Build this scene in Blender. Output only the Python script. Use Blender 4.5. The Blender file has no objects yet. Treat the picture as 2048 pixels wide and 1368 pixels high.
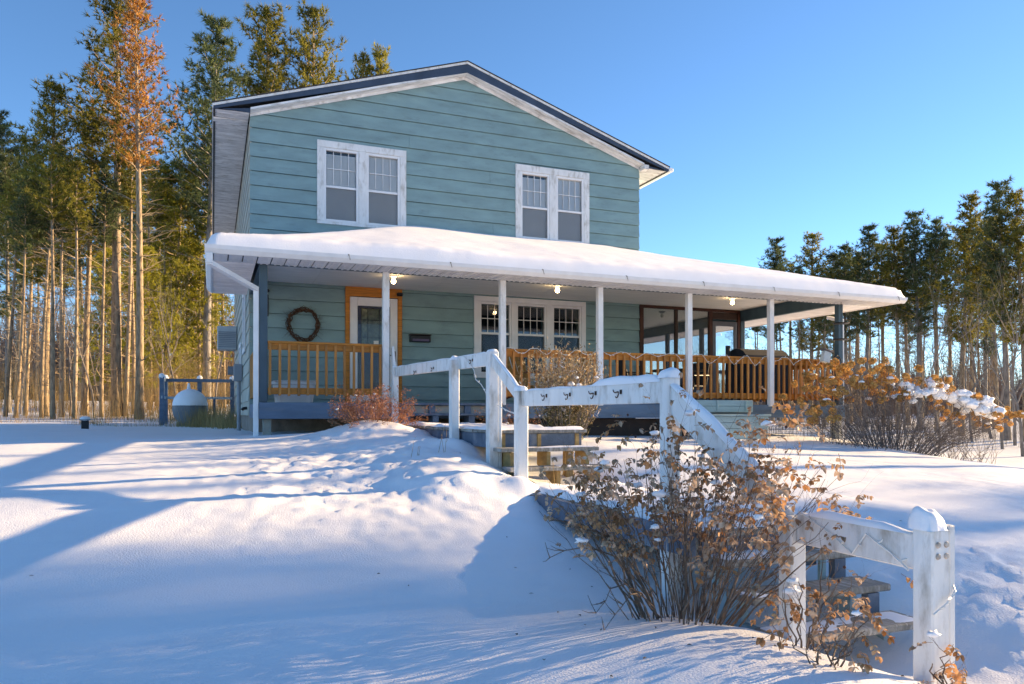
import bpy, math, random
import numpy as np
from mathutils import Vector, Matrix, noise

rad = math.radians
SC = bpy.context.scene
COL = SC.collection
V = Vector

# ------------------------------------------------------------------ camera, sky, sun, exposure
cam_d = bpy.data.cameras.new('camera')
cam_d.sensor_width = 36.0
cam_d.lens = 26.515
cam_d.shift_y = 0.0657
cam_d.clip_start = 0.05
cam_d.clip_end = 3000
CAM = bpy.data.objects.new('camera', cam_d)
CAM.location = (-0.651, -14.96, 0.0)
CAM.rotation_euler = (rad(90.299), 0, rad(-21.687))
COL.objects.link(CAM)
SC.camera = CAM

SUN_EL, SUN_AZ = 14.5, 87.0          # azimuth measured clockwise from +Y (straight back from the house front)
world = bpy.data.worlds.new('World')
SC.world = world
world.use_nodes = True
wn = world.node_tree
wn.nodes.clear()
sky = wn.nodes.new('ShaderNodeTexSky')
sky.sky_type = 'NISHITA'
sky.sun_disc = False
sky.sun_elevation = rad(SUN_EL)
sky.sun_rotation = rad(SUN_AZ)
sky.altitude = 3000
sky.air_density = 1.0
sky.dust_density = 0.4
sky.ozone_density = 6.0
bg = wn.nodes.new('ShaderNodeBackground')
bg.inputs['Strength'].default_value = 0.135
wo = wn.nodes.new('ShaderNodeOutputWorld')
hsv = wn.nodes.new('ShaderNodeHueSaturation')
hsv.inputs['Saturation'].default_value = 1.08
wn.links.new(sky.outputs[0], hsv.inputs['Color'])
wn.links.new(hsv.outputs[0], bg.inputs['Color'])
wn.links.new(bg.outputs[0], wo.inputs['Surface'])

sun_d = bpy.data.lights.new('sun', 'SUN')
sun_d.energy = 4.2
sun_d.angle = rad(0.55)
sun_d.color = (1.0, 0.89, 0.70)
SUN = bpy.data.objects.new('sun', sun_d)
sdir = V((math.sin(rad(SUN_AZ)) * math.cos(rad(SUN_EL)), math.cos(rad(SUN_AZ)) * math.cos(rad(SUN_EL)), math.sin(rad(SUN_EL))))
SUN.rotation_euler = sdir.to_track_quat('Z', 'Y').to_euler()
COL.objects.link(SUN)

SC.view_settings.view_transform = 'Standard'
SC.view_settings.look = 'None'
SC.view_settings.gamma = 1.0
SC.view_settings.use_curve_mapping = False
SC.view_settings.exposure = 1.68
SC.view_settings.use_white_balance = True
SC.view_settings.white_balance_temperature = 11000
SC.view_settings.white_balance_tint = 16
SC.cycles.max_bounces = 5
SC.cycles.diffuse_bounces = 3
SC.cycles.transparent_max_bounces = 12
SC.cycles.caustics_reflective = False
SC.cycles.caustics_refractive = False

# ------------------------------------------------------------------ materials
MATS = {}


def mat(name, col, rough=0.7, var=0.15, scale=4.0, stretch=(1, 1, 1), bump=0.0, bscale=40.0, col2=None, spec=0.3,
        stain=None, stain_amt=0.0, stain_scale=1.5, metal=0.0, rnd=0.0, transl=0.0):
    """Principled material with noise colour variation, optional second colour stain, optional bump."""
    if name in MATS:
        return MATS[name]
    m = bpy.data.materials.new(name)
    m.use_nodes = True
    nt = m.node_tree
    b = nt.nodes['Principled BSDF']
    b.inputs['Roughness'].default_value = rough
    b.inputs['Specular IOR Level'].default_value = spec
    b.inputs['Metallic'].default_value = metal
    geo = nt.nodes.new('ShaderNodeNewGeometry')
    mp = nt.nodes.new('ShaderNodeMapping')
    mp.inputs['Scale'].default_value = stretch
    nt.links.new(geo.outputs['Position'], mp.inputs['Vector'])
    n = nt.nodes.new('ShaderNodeTexNoise')
    n.inputs['Scale'].default_value = scale
    n.inputs['Detail'].default_value = 5
    nt.links.new(mp.outputs[0], n.inputs['Vector'])
    ramp = nt.nodes.new('ShaderNodeMix')
    ramp.data_type = 'RGBA'
    c = V(col)
    lo = c * (1 - var)
    hi = V(col2) if col2 else c * (1 + var)
    ramp.inputs[6].default_value = (*lo, 1)
    ramp.inputs[7].default_value = (*[min(1, x) for x in hi], 1)
    mr = nt.nodes.new('ShaderNodeMapRange')
    mr.inputs[1].default_value = 0.3
    mr.inputs[2].default_value = 0.7
    nt.links.new(n.outputs['Fac'], mr.inputs[0])
    nt.links.new(mr.outputs[0], ramp.inputs[0])
    out = ramp.outputs[2]
    if stain:
        n2 = nt.nodes.new('ShaderNodeTexNoise')
        n2.inputs['Scale'].default_value = stain_scale
        n2.inputs['Detail'].default_value = 8
        n2.inputs['Roughness'].default_value = 0.65
        nt.links.new(mp.outputs[0], n2.inputs['Vector'])
        m2 = nt.nodes.new('ShaderNodeMapRange')
        m2.inputs[1].default_value = 0.52
        m2.inputs[2].default_value = 0.72
        m2.inputs[4].default_value = stain_amt
        nt.links.new(n2.outputs['Fac'], m2.inputs[0])
        mx = nt.nodes.new('ShaderNodeMix')
        mx.data_type = 'RGBA'
        nt.links.new(m2.outputs[0], mx.inputs[0])
        nt.links.new(out, mx.inputs[6])
        mx.inputs[7].default_value = (*stain, 1)
        out = mx.outputs[2]
    if rnd > 0:
        oi = nt.nodes.new('ShaderNodeObjectInfo')
        hs = nt.nodes.new('ShaderNodeHueSaturation')
        mr3 = nt.nodes.new('ShaderNodeMapRange')
        mr3.inputs[3].default_value = 1 - rnd
        mr3.inputs[4].default_value = 1 + rnd
        nt.links.new(oi.outputs['Random'], mr3.inputs[0])
        nt.links.new(mr3.outputs[0], hs.inputs['Value'])
        nt.links.new(out, hs.inputs['Color'])
        out = hs.outputs[0]
    nt.links.new(out, b.inputs['Base Color'])
    if transl > 0:
        tb = nt.nodes.new('ShaderNodeBsdfTranslucent')
        nt.links.new(out, tb.inputs[0])
        ms = nt.nodes.new('ShaderNodeMixShader')
        ms.inputs[0].default_value = transl
        nt.links.new(b.outputs[0], ms.inputs[1])
        nt.links.new(tb.outputs[0], ms.inputs[2])
        nt.links.new(ms.outputs[0], nt.nodes['Material Output'].inputs[0])
    if bump > 0:
        n3 = nt.nodes.new('ShaderNodeTexNoise')
        n3.inputs['Scale'].default_value = bscale
        n3.inputs['Detail'].default_value = 4
        nt.links.new(mp.outputs[0], n3.inputs['Vector'])
        bp = nt.nodes.new('ShaderNodeBump')
        bp.inputs['Strength'].default_value = bump
        bp.inputs['Distance'].default_value = 0.02
        nt.links.new(n3.outputs['Fac'], bp.inputs['Height'])
        nt.links.new(bp.outputs[0], b.inputs['Normal'])
    MATS[name] = m
    return m


SNOW = mat('snow', (0.86, 0.86, 0.88), 0.55, 0.03, 3, bump=0.18, bscale=45, spec=0.25)
SNOWG = mat('snow_ground', (0.86, 0.86, 0.87), 0.5, 0.03, 1.2, bump=0.28, bscale=95, spec=0.35)
TEAL = mat('teal_paint', (0.19, 0.325, 0.33), 0.6, 0.12, 1.6, (1, 1, 3), bump=0.12, bscale=60, rnd=0.025,
           stain=(0.12, 0.19, 0.2), stain_amt=0.5, stain_scale=2.2)
CREAM = mat('cream_siding', (0.42, 0.41, 0.35), 0.65, 0.1, 2, bump=0.1, bscale=50, rnd=0.05)  # cream tone of the left side wall, paler than the teal front
WHITE = mat('white_paint', (0.76, 0.76, 0.76), 0.5, 0.05, 6, bump=0.08, bscale=30)
WHITEW = mat('weathered_white_paint', (0.72, 0.72, 0.71), 0.6, 0.08, 7, (1, 1, 0.35), bump=0.25, bscale=40,
             stain=(0.34, 0.3, 0.25), stain_amt=0.8, stain_scale=9)
SOFFITW = mat('soffit_white', (0.78, 0.78, 0.79), 0.5, 0.08, 5, rnd=0.05)
SOFFITD = mat('soffit_dirty', (0.72, 0.71, 0.70), 0.6, 0.2, 3, (1, 4, 1), stain=(0.2, 0.15, 0.11), stain_amt=0.75, stain_scale=4, rnd=0.08)
CEIL = mat('ceiling_white', (0.86, 0.85, 0.84), 0.6, 0.06, 3, (0.6, 4, 1))
NAVY = mat('navy_paint', (0.035, 0.062, 0.10), 0.55, 0.2, 3, bump=0.1, bscale=30)
BLUEG = mat('blue_grey_paint', (0.085, 0.15, 0.215), 0.6, 0.2, 3, (0.5, 1, 3), bump=0.2, bscale=30,
            stain=(0.19, 0.2, 0.2), stain_amt=0.45, stain_scale=5)
BLUEP = mat('dark_post_paint', (0.05, 0.10, 0.13), 0.55, 0.2, 4, (1, 1, 0.4), bump=0.1)
PALE = mat('pale_teal_paint', (0.30, 0.43, 0.44), 0.65, 0.12, 3, (0.5, 1, 3), bump=0.15, stain=(0.2, 0.3, 0.32), stain_amt=0.5, stain_scale=4)
CEDAR = mat('stained_cedar', (0.52, 0.175, 0.03), 0.55, 0.25, 5, (0.6, 1, 6), bump=0.2, bscale=25, rnd=0.12, stain=(0.2, 0.07, 0.02), stain_amt=0.6, stain_scale=6)
CEDARV = mat('stained_cedar_upright', (0.50, 0.18, 0.045), 0.55, 0.25, 5, (6, 6, 0.5), bump=0.2, bscale=25, rnd=0.22, stain=(0.2, 0.08, 0.03), stain_amt=0.6, stain_scale=6)
RAWWOOD = mat('raw_lumber', (0.42, 0.25, 0.10), 0.65, 0.25, 6, (1, 1, 3), bump=0.2, bscale=25)
GREYWOOD = mat('weathered_boards', (0.24, 0.225, 0.20), 0.8, 0.3, 8, (6, 0.6, 2), bump=0.5, bscale=30, rnd=0.1, stain=(0.7, 0.7, 0.72), stain_amt=0.55, stain_scale=5)
STAIRBL = mat('worn_blue_stair', (0.10, 0.14, 0.19), 0.75, 0.3, 6, bump=0.3, stain=(0.3, 0.28, 0.26), stain_amt=0.6, stain_scale=6)
DARKW = mat('dark_brown_frame', (0.035, 0.017, 0.012), 0.6, 0.3, 6)
REDW = mat('red_brown_frame', (0.055, 0.016, 0.009), 0.55, 0.3, 6)
BLACK = mat('black_metal', (0.015, 0.015, 0.017), 0.45, 0.2, 6)
COVER = mat('grill_cover', (0.02, 0.022, 0.03), 0.65, 0.3, 6)
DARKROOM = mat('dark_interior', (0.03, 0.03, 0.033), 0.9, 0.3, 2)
SHINGLE = mat('shingles', (0.05, 0.045, 0.045), 0.9, 0.3, 12, bump=0.4)
CONCRETE = mat('concrete', (0.28, 0.22, 0.19), 0.85, 0.25, 5, bump=0.4, stain=(0.14, 0.11, 0.1), stain_amt=0.7, stain_scale=6)
GREYMET = mat('grey_metal', (0.24, 0.27, 0.30), 0.45, 0.1, 4, metal=0.0)
TANK = mat('tank_grey', (0.17, 0.19, 0.21), 0.5, 0.2, 3, stain=(0.1, 0.09, 0.08), stain_amt=0.4, stain_scale=3)
RUST = mat('rusty_iron', (0.07, 0.032, 0.02), 0.7, 0.4, 30)
BARK = mat('pine_bark', (0.24, 0.17, 0.12), 0.9, 0.4, 7, (2, 2, 0.5), bump=0.8, bscale=14, rnd=0.2, col2=(0.44, 0.33, 0.22))
BARKG = mat('grey_bark', (0.20, 0.175, 0.155), 0.9, 0.35, 7, (2, 2, 0.5), bump=0.6, bscale=14, rnd=0.2, col2=(0.31, 0.28, 0.25))
TWIGG = mat('grey_twigs', (0.22, 0.19, 0.17), 0.9, 0.3, 4, rnd=0.2)
NEEDLE = mat('pine_needles', (0.15, 0.165, 0.035), 0.7, 0.5, 1.1, col2=(0.32, 0.28, 0.05), rnd=0.25, transl=0.45)
NEEDLEY = mat('yellow_green_needles', (0.22, 0.23, 0.03), 0.7, 0.4, 1.1, col2=(0.42, 0.38, 0.06), rnd=0.15, transl=0.5)
NEEDLED = mat('dark_pine_needles', (0.085, 0.13, 0.065), 0.7, 0.45, 1.1, col2=(0.15, 0.19, 0.07), rnd=0.25, transl=0.3)
NEEDLEO = mat('dead_orange_needles', (0.40, 0.15, 0.03), 0.75, 0.35, 2.0, col2=(0.62, 0.30, 0.08), transl=0.3)
STRAW = mat('dry_grass', (0.40, 0.25, 0.10), 0.8, 0.4, 2.0, col2=(0.58, 0.40, 0.19), transl=0.25)
ROSELEAF = mat('rose_leaf', (0.50, 0.17, 0.045), 0.7, 0.4, 14, col2=(0.60, 0.34, 0.18), rnd=0.45, transl=0.25)
ROSESTEM = mat('rose_stem', (0.12, 0.085, 0.07), 0.8, 0.4, 12, col2=(0.22, 0.15, 0.11))
REDTWIG = mat('red_twigs', (0.36, 0.12, 0.055), 0.8, 0.4, 14, col2=(0.52, 0.25, 0.15))
HYDR = mat('hydrangea_bloom', (0.66, 0.31, 0.08), 0.8, 0.35, 22, col2=(0.80, 0.50, 0.20), rnd=0.25, transl=0.3)
HYSTEM = mat('hydrangea_stem', (0.12, 0.10, 0.095), 0.85, 0.4, 10, col2=(0.24, 0.20, 0.18))
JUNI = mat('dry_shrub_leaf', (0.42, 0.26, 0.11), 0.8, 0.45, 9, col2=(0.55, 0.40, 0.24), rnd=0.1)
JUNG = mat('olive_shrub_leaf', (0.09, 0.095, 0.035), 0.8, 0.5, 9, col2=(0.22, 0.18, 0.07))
FROST = mat('frosted_leaf', (0.62, 0.60, 0.60), 0.7, 0.15, 14)
WREATH = mat('wreath_vine', (0.10, 0.05, 0.028), 0.85, 0.4, 30)
LIGHTW = mat('white_wire', (0.72, 0.72, 0.70), 0.5, 0.05)
PAPER = mat('notice_paper', (0.7, 0.68, 0.62), 0.8, 0.05)
BLIND = mat('window_blind', (0.90, 0.91, 0.92), 0.7, 0.06, 3)
DOORBL = mat('navy_door', (0.025, 0.035, 0.09), 0.4, 0.3, 6)
FARW = mat('far_wood_twigs', (0.22, 0.16, 0.13), 0.9, 0.3, 0.4, col2=(0.34, 0.25, 0.21))
CHAIRW = mat('chair_wood', (0.36, 0.17, 0.05), 0.6, 0.3, 7, (1, 1, 3), rnd=0.1)
CHAIRD = mat('chair_red_wood', (0.15, 0.04, 0.02), 0.55, 0.3, 7)
TUBW = mat('white_plastic', (0.6, 0.62, 0.64), 0.4, 0.05)
LEADG = mat('leaded_glass', (0.03, 0.04, 0.05), 0.25, 0.5, 9, col2=(0.12, 0.15, 0.10), spec=0.6)


def glass_mat(name='window_glass', ior=1.55):
    m = bpy.data.materials.new(name)
    m.use_nodes = True
    nt = m.node_tree
    nt.nodes.clear()
    o = nt.nodes.new('ShaderNodeOutputMaterial')
    mx = nt.nodes.new('ShaderNodeMixShader')
    tr = nt.nodes.new('ShaderNodeBsdfTransparent')
    tr.inputs[0].default_value = (0.96, 0.98, 0.98, 1)
    gl = nt.nodes.new('ShaderNodeBsdfGlossy')
    gl.inputs['Roughness'].default_value = 0.015
    gl.inputs['Color'].default_value = (0.9, 0.93, 1, 1)
    fr = nt.nodes.new('ShaderNodeFresnel')
    fr.inputs['IOR'].default_value = ior
    nt.links.new(fr.outputs[0], mx.inputs[0])
    nt.links.new(tr.outputs[0], mx.inputs[1])
    nt.links.new(gl.outputs[0], mx.inputs[2])
    nt.links.new(mx.outputs[0], o.inputs[0])
    return m


def screen_mat(name, col, fac):
    m = bpy.data.materials.new(name)
    m.use_nodes = True
    nt = m.node_tree
    nt.nodes.clear()
    o = nt.nodes.new('ShaderNodeOutputMaterial')
    mx = nt.nodes.new('ShaderNodeMixShader')
    mx.inputs[0].default_value = fac
    tr = nt.nodes.new('ShaderNodeBsdfTransparent')
    d = nt.nodes.new('ShaderNodeBsdfDiffuse')
    d.inputs[0].default_value = (*col, 1)
    nt.links.new(tr.outputs[0], mx.inputs[1])
    nt.links.new(d.outputs[0], mx.inputs[2])
    nt.links.new(mx.outputs[0], o.inputs[0])
    return m


def emit_mat(name, col, s):
    m = bpy.data.materials.new(name)
    m.use_nodes = True
    b = m.node_tree.nodes['Principled BSDF']
    b.inputs['Base Color'].default_value = (*col, 1)
    b.inputs['Emission Color'].default_value = (*col, 1)
    b.inputs['Emission Strength'].default_value = s
    return m


GLASS = glass_mat()
DGLASS = glass_mat('storm_door_glass', 1.28)
INSECT = screen_mat('insect_screen', (0.2, 0.2, 0.21), 0.2)
PORCHSCR = screen_mat('porch_screen', (0.12, 0.13, 0.14), 0.22)
BULB = emit_mat('lit_bulb', (1.0, 0.86, 0.6), 14)
BULBOFF = mat('unlit_bulb', (0.55, 0.56, 0.55), 0.2, 0.02)

# ------------------------------------------------------------------ mesh helpers


class MB:
    def __init__(self):
        self.v = []
        self.f = []
        self.mi = []
        self.cur = 0

    def add(self, vs, fs):
        o = len(self.v)
        self.v.extend([tuple(p) for p in vs])
        self.f.extend([tuple(i + o for i in f) for f in fs])
        self.mi.extend([self.cur] * len(fs))

    def box(self, x0, x1, y0, y1, z0, z1, b=0.0):
        """box, with chamfered edges when b > 0"""
        if b <= 0:
            vs = [(x0, y0, z0), (x1, y0, z0), (x1, y1, z0), (x0, y1, z0), (x0, y0, z1), (x1, y0, z1), (x1, y1, z1), (x0, y1, z1)]
            self.add(vs, BOXF)
        else:
            c = V(((x0 + x1) / 2, (y0 + y1) / 2, (z0 + z1) / 2))
            self.cbox(c, (abs(x1 - x0), abs(y1 - y0), abs(z1 - z0)), b)

    def cbox(self, c, s, b=0.004, R=None):
        h = V(s) / 2
        vs = []
        for sx in (-1, 1):
            for sy in (-1, 1):
                for sz in (-1, 1):
                    vs.append((sx * (h.x - b), sy * (h.y - b), sz * h.z))
                    vs.append((sx * (h.x - b), sy * h.y, sz * (h.z - b)))
                    vs.append((sx * h.x, sy * (h.y - b), sz * (h.z - b)))
        P = [V(p) for p in vs]
        if R is not None:
            P = [R @ p for p in P]
        P = [p + V(c) for p in P]

        def ix(sx, sy, sz, k):
            return (((sx > 0) * 4 + (sy > 0) * 2 + (sz > 0)) * 3) + k
        F = []
        for s_ in (-1, 1):
            q = [ix(-1, -1, s_, 0), ix(1, -1, s_, 0), ix(1, 1, s_, 0), ix(-1, 1, s_, 0)]
            F.append(q if s_ > 0 else q[::-1])
            q = [ix(-1, s_, -1, 1), ix(-1, s_, 1, 1), ix(1, s_, 1, 1), ix(1, s_, -1, 1)]
            F.append(q if s_ > 0 else q[::-1])
            q = [ix(s_, -1, -1, 2), ix(s_, 1, -1, 2), ix(s_, 1, 1, 2), ix(s_, -1, 1, 2)]
            F.append(q if s_ > 0 else q[::-1])
        for a in (-1, 1):
            for c_ in (-1, 1):
                F.append([ix(-1, a, c_, 0), ix(1, a, c_, 0), ix(1, a, c_, 1), ix(-1, a, c_, 1)])
                F.append([ix(a, -1, c_, 0), ix(a, 1, c_, 0), ix(a, 1, c_, 2), ix(a, -1, c_, 2)])
                F.append([ix(a, c_, -1, 1), ix(a, c_, 1, 1), ix(a, c_, 1, 2), ix(a, c_, -1, 2)])
                for d in (-1, 1):
                    F.append([ix(a, c_, d, 0), ix(a, c_, d, 1), ix(a, c_, d, 2)])
        self.add(P, F)

    def bar(self, p, q, w, h, b=0.004, up=(0, 0, 1)):
        """rectangular bar from p to q; w across, h along up"""
        p, q = V(p), V(q)
        d = q - p
        L = d.length
        d.normalize()
        u = V(up)
        s = d.cross(u).normalized()
        u = s.cross(d).normalized()
        R = Matrix((d, s, u)).transposed()
        self.cbox((p + q) / 2, (L, w, h), b, R)

    def tube(self, pts, rr, n=5, cap=True):
        pts = [V(p) for p in pts]
        if not hasattr(rr, '__len__'):
            rr = [rr] * len(pts)
        o = len(self.v)
        a = V((0.31, 0.17, 0.93))
        vs = []
        for i, p in enumerate(pts):
            d = (pts[min(i + 1, len(pts) - 1)] - pts[max(i - 1, 0)])
            if d.length < 1e-9:
                d = V((0, 0, 1))
            d.normalize()
            if abs(d.dot(a)) > 0.95:
                a = V((0.9, 0.2, -0.1))
            s = d.cross(a).normalized()
            t = d.cross(s)
            for k in range(n):
                an = 2 * math.pi * k / n
                vs.append(p + (s * math.cos(an) + t * math.sin(an)) * rr[i])
        fs = []
        for i in range(len(pts) - 1):
            for k in range(n):
                k2 = (k + 1) % n
                fs.append((i * n + k, i * n + k2, (i + 1) * n + k2, (i + 1) * n + k))
        if cap and n > 2:
            fs.append(tuple(range(n))[::-1])
            fs.append(tuple((len(pts) - 1) * n + k for k in range(n)))
        self.add(vs, fs)

    def prism_xz(self, poly, y0, y1):
        """extrude polygon given as (x,z) from y0 to y1"""
        n = len(poly)
        vs = [(x, y0, z) for x, z in poly] + [(x, y1, z) for x, z in poly]
        fs = [tuple(range(n)), tuple(range(n, 2 * n))[::-1]]
        for i in range(n):
            j = (i + 1) % n
            fs.append((i, i + n, j + n, j))
        self.add(vs, fs)

    def blob(self, c, r, seed=0, sub=1, sq=(1, 1, 0.7), amp=0.25):
        bm = ICO[sub]
        vs = []
        for p in bm[0]:
            k = 1 + amp * noise.noise(p * 1.7 + V((seed * 3.1, seed * 1.7, 0)))
            vs.append(V(c) + V((p.x * sq[0], p.y * sq[1], p.z * sq[2])) * (r * k))
        self.add(vs, bm[1])

    def mesh(self, name, mats, smooth=False):
        me = bpy.data.meshes.new(name)
        me.from_pydata([tuple(p) for p in self.v], [], self.f)
        if not isinstance(mats, (list, tuple)):
            mats = [mats]
        for m in mats:
            me.materials.append(m)
        if len(mats) > 1:
            me.polygons.foreach_set('material_index', self.mi)
        if smooth:
            me.polygons.foreach_set('use_smooth', [True] * len(me.polygons))
        me.update()
        return me


BOXF = [(0, 3, 2, 1), (4, 5, 6, 7), (0, 1, 5, 4), (1, 2, 6, 5), (2, 3, 7, 6), (3, 0, 4, 7)]


def _ico(sub):
    import bmesh
    bm = bmesh.new()
    bmesh.ops.create_icosphere(bm, subdivisions=sub, radius=1)
    vs = [v.co.copy() for v in bm.verts]
    fs = [tuple(v.index for v in f.verts) for f in bm.faces]
    bm.free()
    return vs, fs


ICO = {1: _ico(1), 2: _ico(2), 3: _ico(3)}


def thing(name, label, cat, loc=(0, 0, 0), group=None, rotz=0.0):
    o = bpy.data.objects.new(name, None)
    o.empty_display_size = 0.2
    o.location = loc
    o.rotation_euler = (0, 0, rotz)
    o['label'] = label
    o['category'] = cat
    if group:
        o['group'] = group
    COL.objects.link(o)
    return o


def link(name, me, parent=None, loc=None, rot=None, scale=None):
    """link a mesh as an object. World-coordinate meshes under an unrotated Empty at L get location -L."""
    o = bpy.data.objects.new(name, me)
    COL.objects.link(o)
    if parent is not None:
        o.parent = parent
    base = V((0, 0, 0))
    if parent is not None and parent.type == 'EMPTY' and not parent.get('_local'):
        base = -V(parent.location)
    if loc is not None:
        base = base + V(loc)
    o.location = base
    if rot is not None:
        o.rotation_euler = rot
    if scale is not None:
        o.scale = scale if hasattr(scale, '__len__') else (scale,) * 3
    return o


def part(name, mb, m, parent, smooth=False, loc=None):
    return link(name, mb.mesh(name, m, smooth), parent, loc)


def single(name, mb, m, label, cat, group=None, smooth=False):
    o = link(name, mb.mesh(name, m, smooth))
    o['label'] = label
    o['category'] = cat
    if group:
        o['group'] = group
    return o


def struct(name, mb, m, smooth=False, kind='structure', label=None, cat=None):
    o = link(name, mb.mesh(name, m, smooth))
    o['kind'] = kind
    if label:
        o['label'] = label
    if cat:
        o['category'] = cat
    return o


def copy_tree(o, parent=None):
    c = o.copy()
    COL.objects.link(c)
    c.parent = parent
    for ch in o.children:
        copy_tree(ch, c)
    return c

# ------------------------------------------------------------------ ground


CTRL = [(0, -3.2, -.34), (4, -3.2, -.36), (8, -3.2, -.45), (11.4, -3.1, -.55), (-6, -3, -.37), (-12, -2, -.40), (-1.5, 9, -.37),
        (-3.3, 4.4, -.35), (-12, 8, -.33), (-20, 12, -.25), (-8, 20, .0), (2, 24, .15), (-25, 25, .2), (-45, 30, .4), (-5, 45, .8), (-30, 50, 1.0),
        (4, 3, -.45), (8, 8, -.55), (2, -4.6, -.30), (0, -5, -.36), (-3, -5, -.40), (-8, -5, -.46),
        (1.9, -6.6, -.30), (1.85, -7.75, -.45), (1.85, -8.5, -.56), (1.8, -9.2, -.78), (1.85, -10, -.96), (1.85, -11, -1.10), (1.9, -12, -1.07), (1.9, -12.8, -1.04),
        (0.6, -7.0, -.46), (.8, -8.6, -.66), (.9, -9.6, -.82), (1.0, -10.5, -.95), (.9, -11.5, -1.04), (0, -7.7, -.52), (0, -8.5, -.64), (0, -10, -.87), (0, -12, -1.08), (-4, -8, -.62), (-4, -10, -.86), (-4, -13, -1.15), (-10, -8, -.66), (-10, -14, -1.2),
        (2, -15, -1.2), (-6, -18, -1.3), (6, -16, -1.25), (2.5, -6, -.42), (2.5, -7.5, -.62), (2.5, -8.2, -.80), (2.5, -9, -.88), (2.5, -10, -1.0), (2.5, -11.5, -1.36), (2.9, -12.15, -1.36), (2.3, -12.2, -1.30), (2.5, -12.8, -1.27),
        (3.3, -5, -.38), (3.3, -7.8, -.62), (3.3, -9, -.80), (3.2, -11, -1.0), (3.4, -12, -1.2), (3.7, -6.4, -.38), (5, -5, -.42), (5, -8, -.64), (5, -11, -.97),
        (7, -5, -.50), (7, -8, -.70), (7, -11, -.95), (9.3, -8.2, -.76), (9, -5, -.56), (10.6, -4.6, -.62), (13, -5, -1.05), (13, -9, -1.15), (12, -12, -1.15),
        (16, -3, -1.35), (20, 0, -1.4), (20, -10, -1.35), (24, 8, -.95), (30, 16, -.45), (40, 22, -.2), (55, 28, 0), (70, 30, .1), (40, 0, -.9), (40, -20, -1.1), (60, 60, .3), (20, 30, -.5), (20, 60, .3),
        (150, 0, 0), (-150, 0, 0), (0, 150, 3), (150, 150, 3), (-150, 150, 3), (0, -100, -2), (100, -100, -2), (-100, -100, -2)]
_P = np.array(CTRL, float)


def _tps(r):
    return np.where(r > 1e-9, r * r * np.log(r + 1e-12), 0.0)


def _fit():
    n = len(_P)
    d = np.linalg.norm(_P[:, None, :2] - _P[None, :, :2], axis=2)
    A = np.zeros((n + 3, n + 3))
    A[:n, :n] = _tps(d) + np.eye(n) * 0.02
    A[:n, n] = 1
    A[:n, n + 1:] = _P[:, :2]
    A[n, :n] = 1
    A[n + 1:, :n] = _P[:, :2].T
    return np.linalg.solve(A, np.concatenate([_P[:, 2], [0, 0, 0]]))


_W = _fit()


def base_h(X, Y):
    X = np.atleast_1d(np.asarray(X, float))
    Y = np.atleast_1d(np.asarray(Y, float))
    Xc = np.clip(X, -150, 150)
    Yc = np.clip(Y, -100, 150)
    d = np.sqrt((Xc[:, None] - _P[None, :, 0]) ** 2 + (Yc[:, None] - _P[None, :, 1]) ** 2)
    return _tps(d) @ _W[:-3] + _W[-3] + Xc * _W[-2] + Yc * _W[-1]


def smooth01(x):
    x = max(0.0, min(1.0, x))
    return x * x * (3 - 2 * x)


def bump_at(x, y, cx, cy, r, h):
    d = math.hypot(x - cx, y - cy) / r
    return h * math.exp(-d * d * 2.2)


def detail(x, y):
    if abs(x) > 60 or abs(y) > 60:
        return 0.0
    z = 0.04 * noise.noise(V((x * .35, y * .35, 3.1))) + 0.018 * noise.noise(V((x * 1.1, y * 1.6, 7.7)))
    # wind ripples and fine crust
    z += 0.010 * noise.noise(V((x * 1.2, y * 5.0, 1.3)))
    if -7 < x < 11 and -14.5 < y < -2.8:
        c = smooth01(.5 + 1.6 * noise.noise(V((x * .5, y * .5, 11))))
        z += c * .007 * noise.noise(V((x * 7, y * 9, 4))) + .0035 * noise.noise(V((x * 14, y * 16, 6)))
    # shovelled, trodden snow beside the steps
    m = math.exp(-(((x - .7) / 1.5) ** 2 + ((y + 7.6) / 2.0) ** 2))
    m += 0.8 * math.exp(-(((x - 4.0) / 1.1) ** 2 + ((y + 11.5) / 1.6) ** 2))
    m += 0.7 * math.exp(-(((x - 1.4) / .8) ** 2 + ((y + 5.0) / .6) ** 2))
    if m > 0.02:
        z += m * (0.020 * noise.noise(V((x * 3.0, y * 3.0, 0.4))) + 0.045 * abs(noise.noise(V((x * 6.5, y * 6.5, 2.4)))) + 0.05 * abs(noise.noise(V((x * 11, y * 11, 5)))) - .02)
    z += bump_at(x, y, 1.35, -5.0, .95, .20) + bump_at(x, y, 1.95, -8.75, .25, .10) + bump_at(x, y, 3.6, -5.6, .8, .06)
    z += bump_at(x, y, 1.9, -7.0, .35, .08) + bump_at(x, y, 1.2, -8.6, .5, .06)
    return z


def h(x, y):
    return float(base_h(x, y)[0]) + detail(x, y)


def axis(lo, hi, step, far_lo, far_hi, g=1.16):
    a = list(np.arange(lo, hi + 1e-6, step))
    s = step
    x = lo
    while x > far_lo:
        s *= g
        x -= s
        a.insert(0, x)
    s = step
    x = hi
    while x < far_hi:
        s *= g
        x += s
        a.append(x)
    return a


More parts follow.
